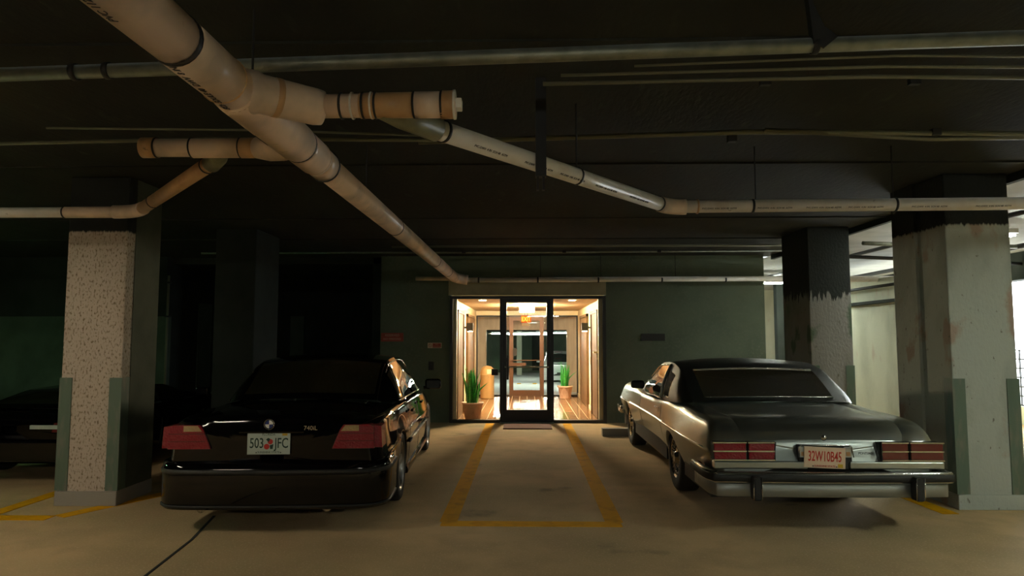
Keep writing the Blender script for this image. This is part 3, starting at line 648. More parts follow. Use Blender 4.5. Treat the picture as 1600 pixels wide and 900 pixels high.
# ================================================================== CARS
def pchip(xs, ys, q):
    xs, ys, q = map(lambda v: np.asarray(v, float), (xs, ys, q))
    h = np.diff(xs); dl = np.diff(ys)/h; n = len(xs); d = np.zeros(n)
    for i in range(1, n-1):
        if dl[i-1]*dl[i] > 0:
            w1, w2 = 2*h[i]+h[i-1], h[i]+2*h[i-1]; d[i] = (w1+w2)/(w1/dl[i-1]+w2/dl[i])
    d[0] = dl[0]; d[-1] = dl[-1]
    k = np.clip(np.searchsorted(xs, q)-1, 0, n-2); t = (q-xs[k])/h[k]
    return (ys[k]*(1+2*t)*(1-t)**2 + h[k]*d[k]*t*(1-t)**2 + ys[k+1]*t*t*(3-2*t) + h[k]*d[k+1]*t*t*(t-1))
def catmull(P, k):
    P = [P[0]*2-P[1]] + list(P) + [P[-1]*2-P[-2]]; out = []
    for i in range(1, len(P)-2):
        for j in range(k):
            t = j/k; a, b, c, d = P[i-1], P[i], P[i+1], P[i+2]
            out.append(.5*((2*b)+(c-a)*t+(2*a-5*b+4*c-d)*t*t+(-a+3*b-3*c+d)*t**3))
    out.append(P[-2]); return np.array(out)
def grid_mesh(parts, name_of, G, parent, mats, flip=False):
    pass
def car_shell(parent, keys, Lc, arches, paint, cabin, lean_r, lean_f, doors=(), trunk=None, hood=None, crease=.012, bulge=.015, under=(.045, .014)):
    """keys: columns y,w,zb,zc,zs,zt,tu.  builds body / door / trunk_lid / hood meshes"""
    K = np.array(keys, float)
    ys = set(np.round(np.arange(0, Lc+.001, .05), 4))
    for yc, hl, top in arches:
        for a in np.linspace(-1, 1, 33): ys.add(round(yc+hl*math.sin(a*PI/2), 4))
        ys |= {round(yc-hl-.004, 4), round(yc+hl+.004, 4)}
    gro = []
    for y in doors: gro.append(y)
    if trunk: gro.append(trunk[1])
    if hood: gro.append(hood[0])
    for y in gro: ys |= {round(y-.006, 4), round(y, 4), round(y+.006, 4)}
    ys |= {.012, .03, Lc-.012, Lc-.03}
    ys = np.array(sorted(ys)); ys = ys[np.concatenate([[True], np.diff(ys) > .0015])]
    par = [pchip(K[:, 0], K[:, i], ys) for i in range(1, 7)]
    rows = []
    KS = 4
    for i, y in enumerate(ys):
        w_, zb, zc, zs, zt, tu = [p[i] for p in par]
        P = np.array([(w_-.14, zb+.0), (w_-under[0], zb), (w_-under[1], zb+.4*(zc-zb)), (w_, zc-crease), (w_-.006, zc+crease), (w_-.006-tu*.35, zc+.5*(zs-zc)), (w_-tu*.75, zs-.05),
                      (w_-tu-.025, zs-.012), (w_-tu-.09, zs+.001), (w_*.55, zs+(zt-zs)*.65), (w_*.28, zs+(zt-zs)*.92), (0, zt)])
        Q = catmull(P, KS); ns = 7*KS                     # index up to the shoulder
        arch = None
        for yc, hl, top in arches:
            u = (y-yc)/hl
            if abs(u) <= 1.0001: arch = max(zb, top*math.sqrt(max(0, 1-abs(u)**2.3)))
        if arch is not None and arch > zb:
            side = Q[KS:ns+1].copy(); zsd = np.maximum.accumulate(side[:, 1]); z0 = zsd[0]; z1 = zsd[-1]
            zn = arch + (zsd-z0)/(z1-z0)*(z1-arch)
            Q[KS:ns+1, 0] = np.interp(zn, zsd, side[:, 0]); Q[KS:ns+1, 1] = zn
            Q[0:KS, 1] = arch; Q[0:KS, 0] = np.linspace(w_-.14, Q[KS, 0], KS+1)[:-1]
        for g in doors:
            if abs(y-g) < .001: Q[KS:ns+1, 0] -= .012
        if trunk and abs(y-trunk[1]) < .001: Q[ns+6:, 1] -= .012
        if hood and abs(y-hood[0]) < .001: Q[ns+6:, 1] -= .012
        if trunk and y < trunk[1]: Q[ns+6, 1] -= .010
        lr = lean_r*max(0, 1-y/.6); lf = lean_f*max(0, 1-(Lc-y)/.8)
        rows.append(np.array([(x, y + (lr-lf)*(z-.45), z) for x, z in Q]))
    def caps(row, yd):
        out = []
        zm = .62
        for s in (.985, .93, .75, .45, .12):
            r_ = row.copy(); r_[:, 0] *= s; r_[:, 2] = zm+(r_[:, 2]-zm)*s; r_[:, 1] += yd*bulge*(1-s**4); out.append(r_)
        return out
    rows = caps(rows[0], -1)[::-1] + rows + caps(rows[-1], 1)
    nc = 5; R = np.array(rows); nU, nV = R.shape[:2]; ns = 7*KS
    yy = np.concatenate([[-1]*nc, ys, [99]*nc])
    def cls(i, j):
        ym = (yy[i]+yy[i+1])/2
        top = j >= ns+2
        if top and cabin[0] < ym < cabin[1]: return None
        if trunk and ym < trunk[1] and j >= ns+6: return 'trunk_lid' if ym > 0 else 'body'
        if hood and j >= ns+6 and hood[0] < ym < 90: return 'hood'
        if j < ns+2 and j >= KS:
            for k in range(len(doors)-1):
                if doors[k] < ym < doors[k+1]: return 'door%d' % k
        return 'body'
    fs = {}
    for i in range(nU-1):
        for j in range(nV-1):
            c_ = cls(i, j)
            if c_: fs.setdefault(c_, []).append((i, j))
    res = {}
    for nm, cells in fs.items():
        for sides in (((1, -1),) if not nm.startswith('door') else ((1,), (-1,))):
            b = B(); vm = {}
            def V(i, j, s):
                if j == nV-1 : k = (i, j, 0)
                else: k = (i, j, s)
                if k not in vm: x, y, z = R[i, j]; vm[k] = b.verts.new((x*s, y, z))
                return vm[k]
            for i, j in cells:
                for s in sides:
                    q = [V(i, j, s), V(i+1, j, s), V(i+1, j+1, s), V(i, j+1, s)]
                    if len(set(q)) < 4: continue
                    try: b.faces.new(q if s < 0 else q[::-1])
                    except ValueError: pass
            nm2 = 'door' if nm.startswith('door') else nm
            o = obj(nm2, b, paint, parent, True); res.setdefault(nm2, []).append((o, sides[0]))
    return res
def greenhouse(parent, K, panes, tops, roofm, glassm, roof_u, bul=.02, nm_top=('rear_window', 'windshield'), s_top=(.06, .06)):
    """K rows: u, belt(x,y,z), rail(x,y,z), centre(y,z)"""
    K = np.array(K, float); U = set(np.round(np.linspace(0, 1, 61), 4))
    for p in panes: U |= {p[0], p[1]}
    for p in tops: U |= {p[0], p[1]}
    U |= set(roof_u); U = np.array(sorted(U)); U = U[np.concatenate([[True], np.diff(U) > .0008])]
    I = lambda c: pchip(K[:, 0], K[:, c], U)
    Bt = np.stack([I(1), I(2), I(3)], 1); Rl = np.stack([I(4), I(5), I(6)], 1); cy, cz = I(7), I(8)
    vs = sorted({0, .06, .12, .25, .4, .55, .7, .82, .9, 1.0} | {p[2] for p in panes} | {p[3] for p in panes})
    ss = [0, .03, .06, .1, .17, .22, .35, .5, .65, .8, .9, 1.0]
    rows = []
    for i in range(len(U)):
        r = []
        for v in vs:
            p = Bt[i]*(1-v)+Rl[i]*v; wdt = min(1, abs(Rl[i][2]-Bt[i][2])/.2); p = p + np.array([bul*math.sin(PI*v)*wdt, 0, 0]); r.append(p)
        for s in ss[1:]:
            e = 1-(1-s)**2.0
            r.append(np.array([Rl[i][0]*(1-s), Rl[i][1]+(cy[i]-Rl[i][1])*e, Rl[i][2]+(cz[i]-Rl[i][2])*e]))
        rows.append(r)
    R = np.array(rows); nU, nV = R.shape[:2]; nv = len(vs)-1
    def cls(i, j):
        um = (U[i]+U[i+1])/2
        if j < nv:
            vm = (vs[j]+vs[j+1])/2
            for k, p in enumerate(panes):
                if p[0] < um < p[1] and p[2] < vm < p[3]: return 'side%d' % k
            return 'pillar_frame'
        s = (ss[j-nv]+ss[j-nv+1])/2
        for k, p in enumerate(tops):
            if p[0] < um < p[1] and s > s_top[k]: return nm_top[k]
        return 'roof' if roof_u[0] < um < roof_u[1] else 'pillar_frame'
    cells = {}
    for i in range(nU-1):
        for j in range(nV-1): cells.setdefault(cls(i, j), []).append((i, j))
    out = {}
    for nm, cl in cells.items():
        gl = nm.startswith('side') or nm in nm_top
        for sides in (((1,), (-1,)) if nm.startswith('side') else ((1, -1),)):
            b = B(); vm = {}
            def V(i, j, s):
                k = (i, j, 0 if j == nV-1 else s)
                if k not in vm: x, y, z = R[i, j]; vm[k] = b.verts.new((x*s, y, z))
                return vm[k]
            for i, j in cl:
                for s in sides:
                    q = [V(i, j, s), V(i+1, j, s), V(i+1, j+1, s), V(i, j+1, s)]
                    try: b.faces.new(q if s < 0 else q[::-1])
                    except ValueError: pass
            bmesh.ops.remove_doubles(b, verts=b.verts[:], dist=.0004)
            o = obj('side_window' if nm.startswith('side') else nm, b, glassm if gl else roofm, parent, True)
            out.setdefault(nm, []).append(o)
    # border curves for chrome trims
    def curve(u0, u1, v, s, off=.004, n=16):
        pts = []
        for u in np.linspace(u0, u1, n):
            p = np.array([np.interp(u, U, R[:, 0, c])*(0) for c in range(3)])
            j = np.interp(v, vs, range(len(vs))); j0 = int(min(j, nv-1)); f = j-j0
            q = [np.interp(u, U, R[:, j0, c])*(1-f)+np.interp(u, U, R[:, j0+1, c])*f for c in range(3)]
            pts.append(((q[0]+off)*s, q[1], q[2]))
        return pts
    def topcurve(u, s0, s1, off=.004, n=20):
        i = int(np.argmin(abs(U-u))); pts = []
        xs = [R[i, j, 0] for j in range(nv, nV)]
        for sg in np.linspace(-1, 1, n):
            X = sg*xs[0]*s0; a = abs(X)
            y = np.interp(a, xs[::-1], [R[i, j, 1] for j in range(nv, nV)][::-1]); z = np.interp(a, xs[::-1], [R[i, j, 2] for j in range(nv, nV)][::-1])
            pts.append((X, y-off, z+off))
        return pts
    return out, curve, topcurve
def wheel(parent, x, y, r, wd, s, kind):
    w_ = bpy.data.objects.new('wheel', None); C.objects.link(w_); w_.parent = parent; w_.location = (x, y, r); 
    m = Matrix.Rotation(PI/2*s, 4, 'Y')
    h = wd/2; ri = r*.68 if kind == 'alloy' else r*.60
    obj('tyre', lathe(B(), [(ri, -h*.9), (ri*1.05, -h), (r*.93, -h), (r*.985, -h*.86), (r, -h*.6), (r, h*.6), (r*.985, h*.86), (r*.93, h), (ri*1.05, h), (ri, h*.9), (ri, -h*.9)], 40, m), M['rubber'], w_, True)
    b = B(); lathe(b, [(ri*1.03, h*.96), (ri*.97, h*.9), (ri*.93, h*.5), (ri*.9, -h*.6)], 36, m)
    if kind == 'alloy':
        lathe(b, [(0, h*.78), (.06, h*.76), (.075, h*.6), (0, h*.5)], 20, m)
        for k in range(7):
            a = 2*PI*k/7; rm = m @ Matrix.Rotation(a, 4, 'Z')
            v = [b.verts.new(rm @ Vector(p)) for p in [(.05, -.028, h*.7), (.05, .028, h*.7), (ri*.96, .04, h*.8), (ri*.96, -.04, h*.8), (.05, -.02, h*.4), (.05, .02, h*.4), (ri*.96, .03, h*.45), (ri*.96, -.03, h*.45)]]
            for f in [(0,1,2,3),(7,6,5,4),(0,4,5,1),(1,5,6,2),(2,6,7,3),(3,7,4,0)]: b.faces.new([v[i] for i in f])
    else:
        lathe(b, [(0, h*1.05), (.05, h*1.05), (.06, h*.8), (.11, h*.72), (.15, h*.86), (ri*.9, h*.8), (ri, h*.96)], 36, m)
        for k in range(24):
            a = 2*PI*k/24; p0 = m @ Vector((.115*math.cos(a), .115*math.sin(a), h*.8)); p1 = m @ Vector((.18*math.cos(a), .18*math.sin(a), h*.9)); cyl(b, p0, p1, .006, seg=5)
    bmesh.ops.recalc_face_normals(b, faces=b.faces[:])
    obj('rim' if kind == 'alloy' else 'hubcap', b, M['alloy' if kind == 'alloy' else 'steelwheel'], w_, True)
    obj('brake_disc', lathe(B(), [(0, -h*.3), (ri*.8, -h*.3), (ri*.8, -h*.45), (0, -h*.45)], 24, m), M['dark'], w_)
    return w_
def interior(t, w_, y0, y1, zfloor, belt, rows_):
    b = B(); box(b, -w_, w_, y0, y1, zfloor, zfloor+.05); box(b, -w_, w_, y0-.1, y0+.3, zfloor, belt-.06); box(b, -w_, w_, y1-.35, y1, zfloor, belt-.03)
    box(b, -w_, -w_+.04, y0, y1, zfloor, belt-.05); box(b, w_-.04, w_, y0, y1, zfloor, belt-.05)
    obj('cabin_interior', b, M['dark'], t)
    for y, n in rows_:
        for x in ((-.38, .38)):
            b = B(); box(b, x-.26, x+.26, y, y+.5, zfloor+.1, zfloor+.28, bev=.03); box(b, x-.25, x+.25, y-.16, y, zfloor+.2, belt-.02, bev=.04)
            st = obj('seat', b, M['seat'], t)
            obj('headrest', box(B(), x-.13, x+.13, y-.15, y-.05, belt+.02, belt+.17, bev=.03), M['seat'], st)
    o = obj('steering_wheel', tube(B(), [(-.38+.18*math.cos(a*PI/12), y1-.55-.05*math.sin(a*PI/12), belt-.02+.17*math.sin(a*PI/12)) for a in range(25)], .014, 8), M['dark'], t, True)
def underbody(t, w_, y0, y1, wheels, z=.2):
    b = B(); box(b, -w_+.28, w_-.28, y0, y1, z, .5)
    ya = y0
    for yc in wheels:
        box(b, -w_+.05, w_-.05, ya, yc-.42, z, .42); ya = yc+.42
        box(b, -w_+.1, w_-.1, yc-.42, yc+.42, .66, .68)
    box(b, -w_+.05, w_-.05, ya, y1, z, .42)
    obj('underbody', b, M['dark'], t)
def plate(t, x, y, z, s, rz, bm_, big, tm_, top, bot, gap=False, kx=.6):
    pl = bx('license_plate', (-.158*s, .158*s, -.002, .004, -.08*s, .08*s), bm_, t, bev=.0015)
    pl.location = (x, y, z); pl.rotation_euler = (0, rz, 0)
    if gap:
        text(big[0], .105*s, tm_, face_back(-.088*s, -.0032, .0), pl, xs=kx, bold=.001); text(big[1], .105*s, tm_, face_back(.095*s, -.0032, 0), pl, xs=kx, bold=.001)
        for k, (px, pz, r_) in enumerate(((-.014, -.022, .021), (.012, .014, .020))): 
            obj('fruit_emblem', cyl(B(), (px*s, -.0034, pz*s), (px*s, -.002, pz*s), r_*s, seg=16), M['orange'], pl)
        b = B(); prism(b, [(-.02*s, .03*s), (.0, .01*s), (.012*s, .034*s), (-.004*s, .042*s)], 'y', -.0036, -.002); prism(b, [(.008*s, -.012*s), (.036*s, -.004*s), (.03*s, -.04*s), (.012*s, -.04*s)], 'y', -.0034, -.002)
        obj('leaf_emblem', b, M['txt_green'], pl)
    else: text(big[0], .108*s, tm_, face_back(0, -.0032, .006*s), pl, xs=kx, bold=.0012)
    if top: text(top, .024*s, tm_, face_back(0, -.0032, .066*s), pl)
    text(bot, .021*s, tm_, face_back(0, -.0032, -.064*s), pl)
    bx('sticker', (.10*s, .138*s, -.0034, -.002, .058*s if gap else -.072*s, .074*s if gap else -.044*s), M['sticker'], pl)
    for x_ in (-.09, .09): obj('bolt', cyl(B(), (x_*s, -.005, -.066*s), (x_*s, -.002, -.066*s), .005, seg=8), M['dark'], pl)
    return pl
def poly_panel(t, name, pts, y0, y1, m, parent=None, mirror=True):
    for s in ((1, -1) if mirror else (1,)):
        b = B(); prism(b, [(x*s, z) for x, z in pts], 'y', y0, y1); obj(name, b, m, parent or t)
def mirror_part(t, x, y, z, m, sx=.20, sy=.09, sz=.13, arm=.12):
    for s in (1, -1):
        b = B(); box(b, -sx/2, sx/2, -sy/2, sy/2, -sz/2, sz/2, bev=.03)
        mo = obj('door_mirror', b, m, t, True); mo.location = (x*s, y, z); mo.rotation_euler = (0, 0, .15*s)
        bx('mirror_glass', (-sx/2+.02, sx/2-.02, -sy/2-.003, -sy/2+.002, -sz/2+.02, sz/2-.02), M['dark'], mo)
        obj('mirror_arm', cyl(B(), (-s*arm, .0, -sz*.35), (0, 0, -sz*.3), .02, seg=8), m, mo)

# ---------------------------------------------------------------- black saloon (left)
def black_saloon():
    t = thing('saloon_car', 'glossy black four-door saloon with white plate and red tail lamps, left bay', 'car', (-2.06, 5.50, 0), math.radians(3.3))
    Lc = 4.98
    keys = [(0, .80, .20, .52, .86, .91, .06), (.10, .865, .19, .54, .885, .93, .06), (.35, .905, .19, .58, .905, .955, .06), (.9, .925, .20, .62, .92, .975, .065), (1.6, .932, .20, .63, .925, .97, .07), (2.6, .932, .20, .62, .905, .95, .07),
            (3.5, .925, .20, .60, .875, .93, .07), (4.1, .915, .20, .58, .82, .87, .07), (4.6, .88, .20, .55, .74, .79, .07), (4.9, .80, .22, .50, .66, .70, .06), (Lc, .70, .25, .48, .60, .63, .05)]
    sh = car_shell(t, keys, Lc, [(1.08, .39, .66), (4.01, .39, .66)], M['paint_black'], (1.1, 3.75), -.02, .05, doors=(1.62, 2.55, 3.55), trunk=(0, 1.0), hood=(3.85, Lc))
    for o, s in sh.get('door', []):
        ym = sum(v.co.y for v in o.data.vertices)/len(o.data.vertices)
        bx('door_handle', tuple(sorted((s*.915, s*.945)))+(ym-.32, ym-.14, .775, .80), M['paint_black'], o, bev=.008)
    K = [(0, .72, 1.05, .945, .68, 1.02, .965, .98, .985), (.12, .80, 1.2, .93, .665, 1.28, 1.10, 1.22, 1.12), (.25, .87, 1.40, .925, .66, 1.62, 1.285, 1.56, 1.325), (.32, .88, 1.58, .925, .655, 1.82, 1.325, 1.80, 1.365), (.5, .885, 2.2, .92, .66, 2.3, 1.345, 2.3, 1.395),
         (.68, .885, 2.75, .91, .655, 2.78, 1.325, 2.86, 1.37), (.74, .88, 3.0, .905, .66, 2.92, 1.295, 3.0, 1.34), (.88, .855, 3.42, .90, .72, 3.32, 1.10, 3.46, 1.13), (1, .81, 3.72, .895, .785, 3.70, .905, 3.86, .93)]
    g, curve, tc = greenhouse(t, K, [(.205, .272, .1, .84), (.285, .475, .07, .90), (.495, .80, .07, .90)], [(.045, .262), (.745, .975)], M['paint_black'], M['carglass'], (.262, .745))
    for s in (1, -1):
        b = B(); tube(b, curve(.19, .83, .05, s, .006), .006, 6); tube(b, curve(.205, .80, .93, s, .004, 24), .005, 6); obj('window_trim', b, M['chrome'], t, True)
    interior(t, .78, 1.15, 3.7, .28, .93, [(1.62, 3), (2.55, 2)])
    underbody(t, .92, .15, 4.8, (1.08, 4.01))
    for x in (-.80, .80):
        for y in (1.08, 4.01): wheel(t, x, y, .325, .225, 1 if x > 0 else -1, 'alloy')
    # bumper: rounded bar with rub strips
    def bump(name, z0, z1, out, m, off=0, wide=.93, ret=.55, th=.06):
        outl = [(-wide, ret), (-wide, .16), (-wide+.05, .03), (-wide+.16, -out), (-.5, -out-.03), (0, -out-.045), (.5, -out-.03), (wide-.16, -out), (wide-.05, .03), (wide, .16), (wide, ret)]
        P = catmull(np.array(outl, float), 3)
        b = B(); ringsv = []
        for k, (x, y) in enumerate(P):
            a = P[max(k-1, 0)]; c2 = P[min(k+1, len(P)-1)]; d = (c2-a)/np.linalg.norm(c2-a); n = np.array([d[1], -d[0]])
            zz = [z0, z0+.15*(z1-z0), z1-.15*(z1-z0), z1]; oo = [-.012, 0, 0, -.012]
            prof = [(o_, z_) for o_, z_ in zip(oo, zz)] + [(-th, z1), (-th, z0)]
            ringsv.append([b.verts.new((x+n[0]*(o_+off), y+n[1]*(o_+off), z_)) for o_, z_ in prof])
        for r0, r1 in zip(ringsv, ringsv[1:]):
            for q in range(6): b.faces.new([r0[q], r0[(q+1) % 6], r1[(q+1) % 6], r1[q]])
        b.faces.new(ringsv[0]); b.faces.new(ringsv[-1][::-1]); bmesh.ops.recalc_face_normals(b, faces=b.faces[:])
        return obj(name, b, m, t, True)
    bump('rear_bumper', .20, .565, .05, M['paint_black'])
    bump('bumper_rub_strip', .475, .515, .055, M['dark'], .008)
    bump('bumper_lip', .215, .235, .05, M['dark'], .006)
    # tail lamps
    yl = -.035
    for s in (1, -1):
        b = B(); prism(b, [(s*.485, .672), (s*.825, .672), (s*.815, .848), (s*.785, .862), (s*.575, .862), (s*.545, .82)], 'y', yl, .10)
        tl = obj('tail_lamp', b, M['redlamp'], t)
        b = B(); prism(b, [(s*.555, .812), (s*.70, .812), (s*.70, .858), (s*.59, .858)], 'y', yl-.005, yl+.01); obj('reversing_lens', b, M['amber'], tl)
        for z in (.73, .79): bx('lens_rib', tuple(sorted((s*.53, s*.82)))+(yl-.006, yl+.002, z, z+.006), M['redlamp_dark'], tl)
        b = B(); prism(b, [(s*.80, .675), (s*.80, .855)]+[(s*.875, .845), (s*.885, .675)], 'y', .0, .20)
        obj('lamp_side_lens', b, M['redlamp'], tl)
    # trunk details
    bx('trunk_handle', (-.26, .26, -.045, -.01, .795, .815), M['paint_black'], t, bev=.006)
    plate(t, -.02, -.040, .715, 1.08, math.radians(0), M['plate_w'], ('503', 'JFC'), M['txt_green'], 'FLORIDA', 'SUNSHINE STATE', gap=True, kx=.68)
    e = obj('roundel_badge', cyl(B(), (0, 0, 0), (0, -.010, 0), .041, seg=32), M['dark'], t, True); e.location = (-.02, -.030, .868)
    for q in range(4):
        pts = [(0, 0)] + [(.032*math.cos(a), .032*math.sin(a)) for a in np.linspace(q*PI/2, (q+1)*PI/2, 8)]
        b = B(); prism(b, pts, 'y', -.013, -.009); obj('badge_quarter', b, M['white'] if q % 2 == 0 else M['blue'], e)
    obj('badge_rim', tube(B(), [(.041*math.cos(a*PI/16), -.011, .041*math.sin(a*PI/16)) for a in range(33)], .0025, 6), M['chrome'], e, True)
    text('740iL', .05, M['chrome'], face_back(.31, -.033, .835), t, name='model_lettering', ext=.003)
    for x in (-.55, .45):
        obj('exhaust_tip', cyl(B(), (x, -.02, .2), (x, .2, .2), .035, seg=16), M['chrome'], t, True)
    mirror_part(t, 1.05, 3.05, .985, M['paint_black'])
    for s in (1, -1):
        b = B(); tube(b, [(s*(.938), y, .50) for y in np.linspace(1.5, 3.6, 10)], .014, 8); obj('side_moulding', b, M['paint_black'], t, True)
        bx('sill', tuple(sorted((s*.84, s*.925)))+(1.48, 3.62, .17, .24), M['paint_black'], t, bev=.02)
        b = B(); prism(b, [(s*.50, .55), (s*.72, .56), (s*.72, .66), (s*.50, .66)], 'y', Lc-.03, Lc+.0); obj('headlamp', b, M['amber'], t)
    return t
bs = black_saloon()

# ---------------------------------------------------------------- silver coupe (right)
def silver_coupe():
    t = thing('coupe_car', 'long silver seventies coupe with black vinyl roof, chrome bumper, right bay', 'car', (2.445, 5.62, 0), 0)
    Lc = 5.3
    keys = [(0, .885, .42, .625, .722, .730, .04), (.05, .925, .40, .63, .775, .790, .045), (.13, .94, .36, .633, .833, .850, .055), (.24, .95, .34, .635, .866, .882, .07), (.42, .96, .33, .637, .880, .896, .085), (.75, .975, .32, .64, .888, .908, .10), (1.2, .975, .32, .645, .91, .925, .12), (1.7, .968, .31, .65, .905, .92, .05),
            (2.4, .955, .31, .65, .87, .90, .02), (3.2, .955, .31, .65, .86, .90, .02), (3.9, .965, .31, .65, .885, .92, .06), (4.5, .978, .33, .655, .90, .92, .10), (5.0, .97, .38, .65, .89, .89, .11), (5.2, .93, .42, .64, .83, .85, .08), (Lc, .89, .45, .63, .80, .81, .06)]
    sh = car_shell(t, keys, Lc, [(1.50, .43, .60), (4.45, .41, .66)], M['paint_silver'], (1.36, 3.7), .12, 0, doors=(1.98, 3.35), trunk=(0, 1.22), hood=(3.8, Lc), crease=.016, under=(.10, .045))
    for o, s in sh.get('door', []):
        bx('door_handle', tuple(sorted((s*.935, s*.965)))+(2.08, 2.26, .765, .79), M['chrome'], o, bev=.008)
        bx('lock_cylinder', tuple(sorted((s*.94, s*.958)))+(2.14, 2.16, .73, .75), M['chrome'], o, bev=.004)
    K = [(0, .80, 1.24, .915, .775, 1.22, .925, 1.20, .935), (.12, .89, 1.42, .90, .775, 1.46, 1.06, 1.40, 1.07), (.26, .915, 1.66, .89, .765, 1.76, 1.21, 1.78, 1.235), (.34, .92, 1.84, .885, .76, 1.95, 1.255, 1.98, 1.295), (.48, .92, 2.12, .88, .76, 2.2, 1.285, 2.3, 1.335),
         (.62, .92, 2.55, .875, .765, 2.56, 1.275, 2.62, 1.325), (.70, .92, 2.8, .87, .77, 2.74, 1.25, 2.80, 1.30), (.86, .91, 3.3, .87, .82, 3.20, 1.05, 3.32, 1.09), (1, .87, 3.66, .875, .86, 3.65, .885, 3.82, .92)]
    g, curve, tc = greenhouse(t, K, [(.29, .415, .10, .80), (.475, .82, .06, .90)], [(.035, .262), (.705, .975)], M['vinyl'], M['carglass'], (.262, .705), bul=.03, s_top=(.17, .06))
    lb = B()
    for s in (1, -1):
        b = B(); tube(b, curve(.445, .86, .03, s, .006), .007, 6); tube(b, curve(.45, .83, .93, s, .005, 24), .007, 6); obj('window_trim', b, M['chrome'], t, True)
        pts = [curve(.455, .456, v, s, .006, 2)[0] for v in np.linspace(.02, .95, 8)]
        b = B(); tube(b, pts, .018, 8); obj('pillar_trim', b, M['paint_silver'], t, True)
        for k in range(7):
            u = .30+k*.017; b = B(); tube(b, [curve(u, u+.001, v, s, .0, 2)[0] for v in np.linspace(.14, .78, 5)], .006, 5); obj('louver', b, M['dark'], t, True)
    b = B(); tube(b, tc(.035, .83, 0), .009, 6); obj('rear_window_trim', b, M['chrome'], t, True)
    b = B(); tube(b, tc(.262, .83, 0), .007, 6); obj('rear_window_trim', b, M['chrome'], t, True)
    interior(t, .80, 1.40, 3.4, .28, .90, [(1.75, 2), (2.35, 2)])
    underbody(t, .95, .15, 5.1, (1.50, 4.45), .24)
    for x in (-.80, .80):
        for y in (1.50, 4.45): wheel(t, x, y, .335, .21, 1 if x > 0 else -1, 'cover')
    yf = -.030
    # tail lamps: outer fixed pair and inner pair on the lid, each with two red bars in chrome
    def lean(z): return .12*(z-.45)
    for s in (1, -1):
        for (xa, xb, sl) in ((.655, .925, .0), (.43, .645, .018)):
            b = B(); prism(b, [(s*xa, .575), (s*(xb), .575), (s*(xb-(.0 if sl else .008)), .718), (s*(xa-sl), .718)], 'y', yf-.002, .06)
            fr = obj('tail_lamp', b, M['dark'], t)
            for z0 in (.585, .652):
                b = B(); prism(b, [(s*(xa+.008), z0), (s*(xb-.008), z0), (s*(xb-.008), z0+.056), (s*(xa+.008-sl*.5), z0+.056)], 'y', yf-.014, yf)
                obj('red_lens', b, M['redlamp' if s < 0 else 'redlamp_dark'], fr)
            for z0 in (.572, .643, .712): bx('chrome_strip', tuple(sorted((s*(xa), s*xb)))+(yf-.018, yf-.003, z0, z0+.009), M['chrome'], fr)
        bx('lamp_surround', tuple(sorted((s*.425, s*.431)))+(yf-.016, yf+.01, .572, .722), M['dark'], t)
        bx('valance_strip', tuple(sorted((s*.17, s*.92)))+(yf-.02, .03, .508, .566), M['paint_silver'], t, bev=.008)
    # plate recess
    bx('plate_recess', (-.235, .195, yf-.004, .03, .50, .695), M['dark'], t, bev=.008)
    obj('recess_trim', tube(B(), [(-.235, yf-.006, .60), (-.235, yf-.006, .68), (-.22, yf-.006, .697), (.17, yf-.006, .697), (.19, yf-.006, .68), (.205, yf-.006, .60)], .005, 6), M['chrome'], t, True)
    for x in (-.205, .155):
        rl = bx('reversing_lamp', (x-.026, x+.03, yf-.014, yf, .60, .685), M['alloy'], t, bev=.004)
        bx('lamp_lens', (x-.014, x+.018, yf-.017, yf-.012, .612, .645), M['amber'], rl)
        bx('lamp_lens', (x-.014, x+.018, yf-.017, yf-.012, .652, .676), M['alloy'], rl)
    plate(t, -.035, yf-.022, .600, 1.05, math.radians(2.5), M['plate_o'], ('32W10B45',), M['txt_red'], None, 'SUNSHINE STATE', kx=.52)
    obj('trunk_lock', lathe(B(), [(0, .012), (.012, .012), (.016, .006), (.022, .006), (.024, 0)], 20, Matrix.Translation((-.02, -.012, .752)) @ Matrix.Rotation(PI/2, 4, 'X')), M['chrome'], t, True)
    text('PONTIAC', .026, M['dark'], face_back(.30, yf-.003, .632), t, name='badge_lettering', ext=.002)
    b = B(); prism(b, [(.385, .652), (.405, .652), (.397, .605)], 'y', yf-.006, yf+.004); obj('arrow_badge', b, M['dark'], t)
    # chrome bumper with rub strip and overriders
    def bar(name, z0, z1, y0, m, wide=.985, ret=.45, th=.04, off=0, par=None):
        outl = [(-wide, ret), (-wide, .06), (-wide+.035, y0+.04), (-wide+.10, y0), (-.4, y0-.02), (0, y0-.028), (.4, y0-.02), (wide-.10, y0), (wide-.035, y0+.04), (wide, .06), (wide, ret)]
        P = catmull(np.array(outl, float), 3); b = B(); rs = []
        for k, (x, y) in enumerate(P):
            a = P[max(k-1, 0)]; c2 = P[min(k+1, len(P)-1)]; d = (c2-a)/np.linalg.norm(c2-a); n = np.array([d[1], -d[0]])
            prof = [(off-.006, z0), (off, z0+.006), (off, z1-.006), (off-.006, z1), (-th, z1), (-th, z0)]
            rs.append([b.verts.new((x+n[0]*o_, y+n[1]*o_, z_)) for o_, z_ in prof])
        for r0, r1 in zip(rs, rs[1:]):
            for q in range(6): b.faces.new([r0[q], r0[(q+1) % 6], r1[(q+1) % 6], r1[q]])
        b.faces.new(rs[0]); b.faces.new(rs[-1][::-1]); bmesh.ops.recalc_face_normals(b, faces=b.faces[:])
        return obj(name, b, m, par or t, True)
    rb = bar('rear_bumper', .415, .50, -.13, M['chrome'])
    bar('rub_strip', .425, .482, -.13, M['dark'], off=.012, par=rb)
    bar('bumper_apron', .30, .405, -.10, M['apron'], th=.03, wide=.96, par=rb)
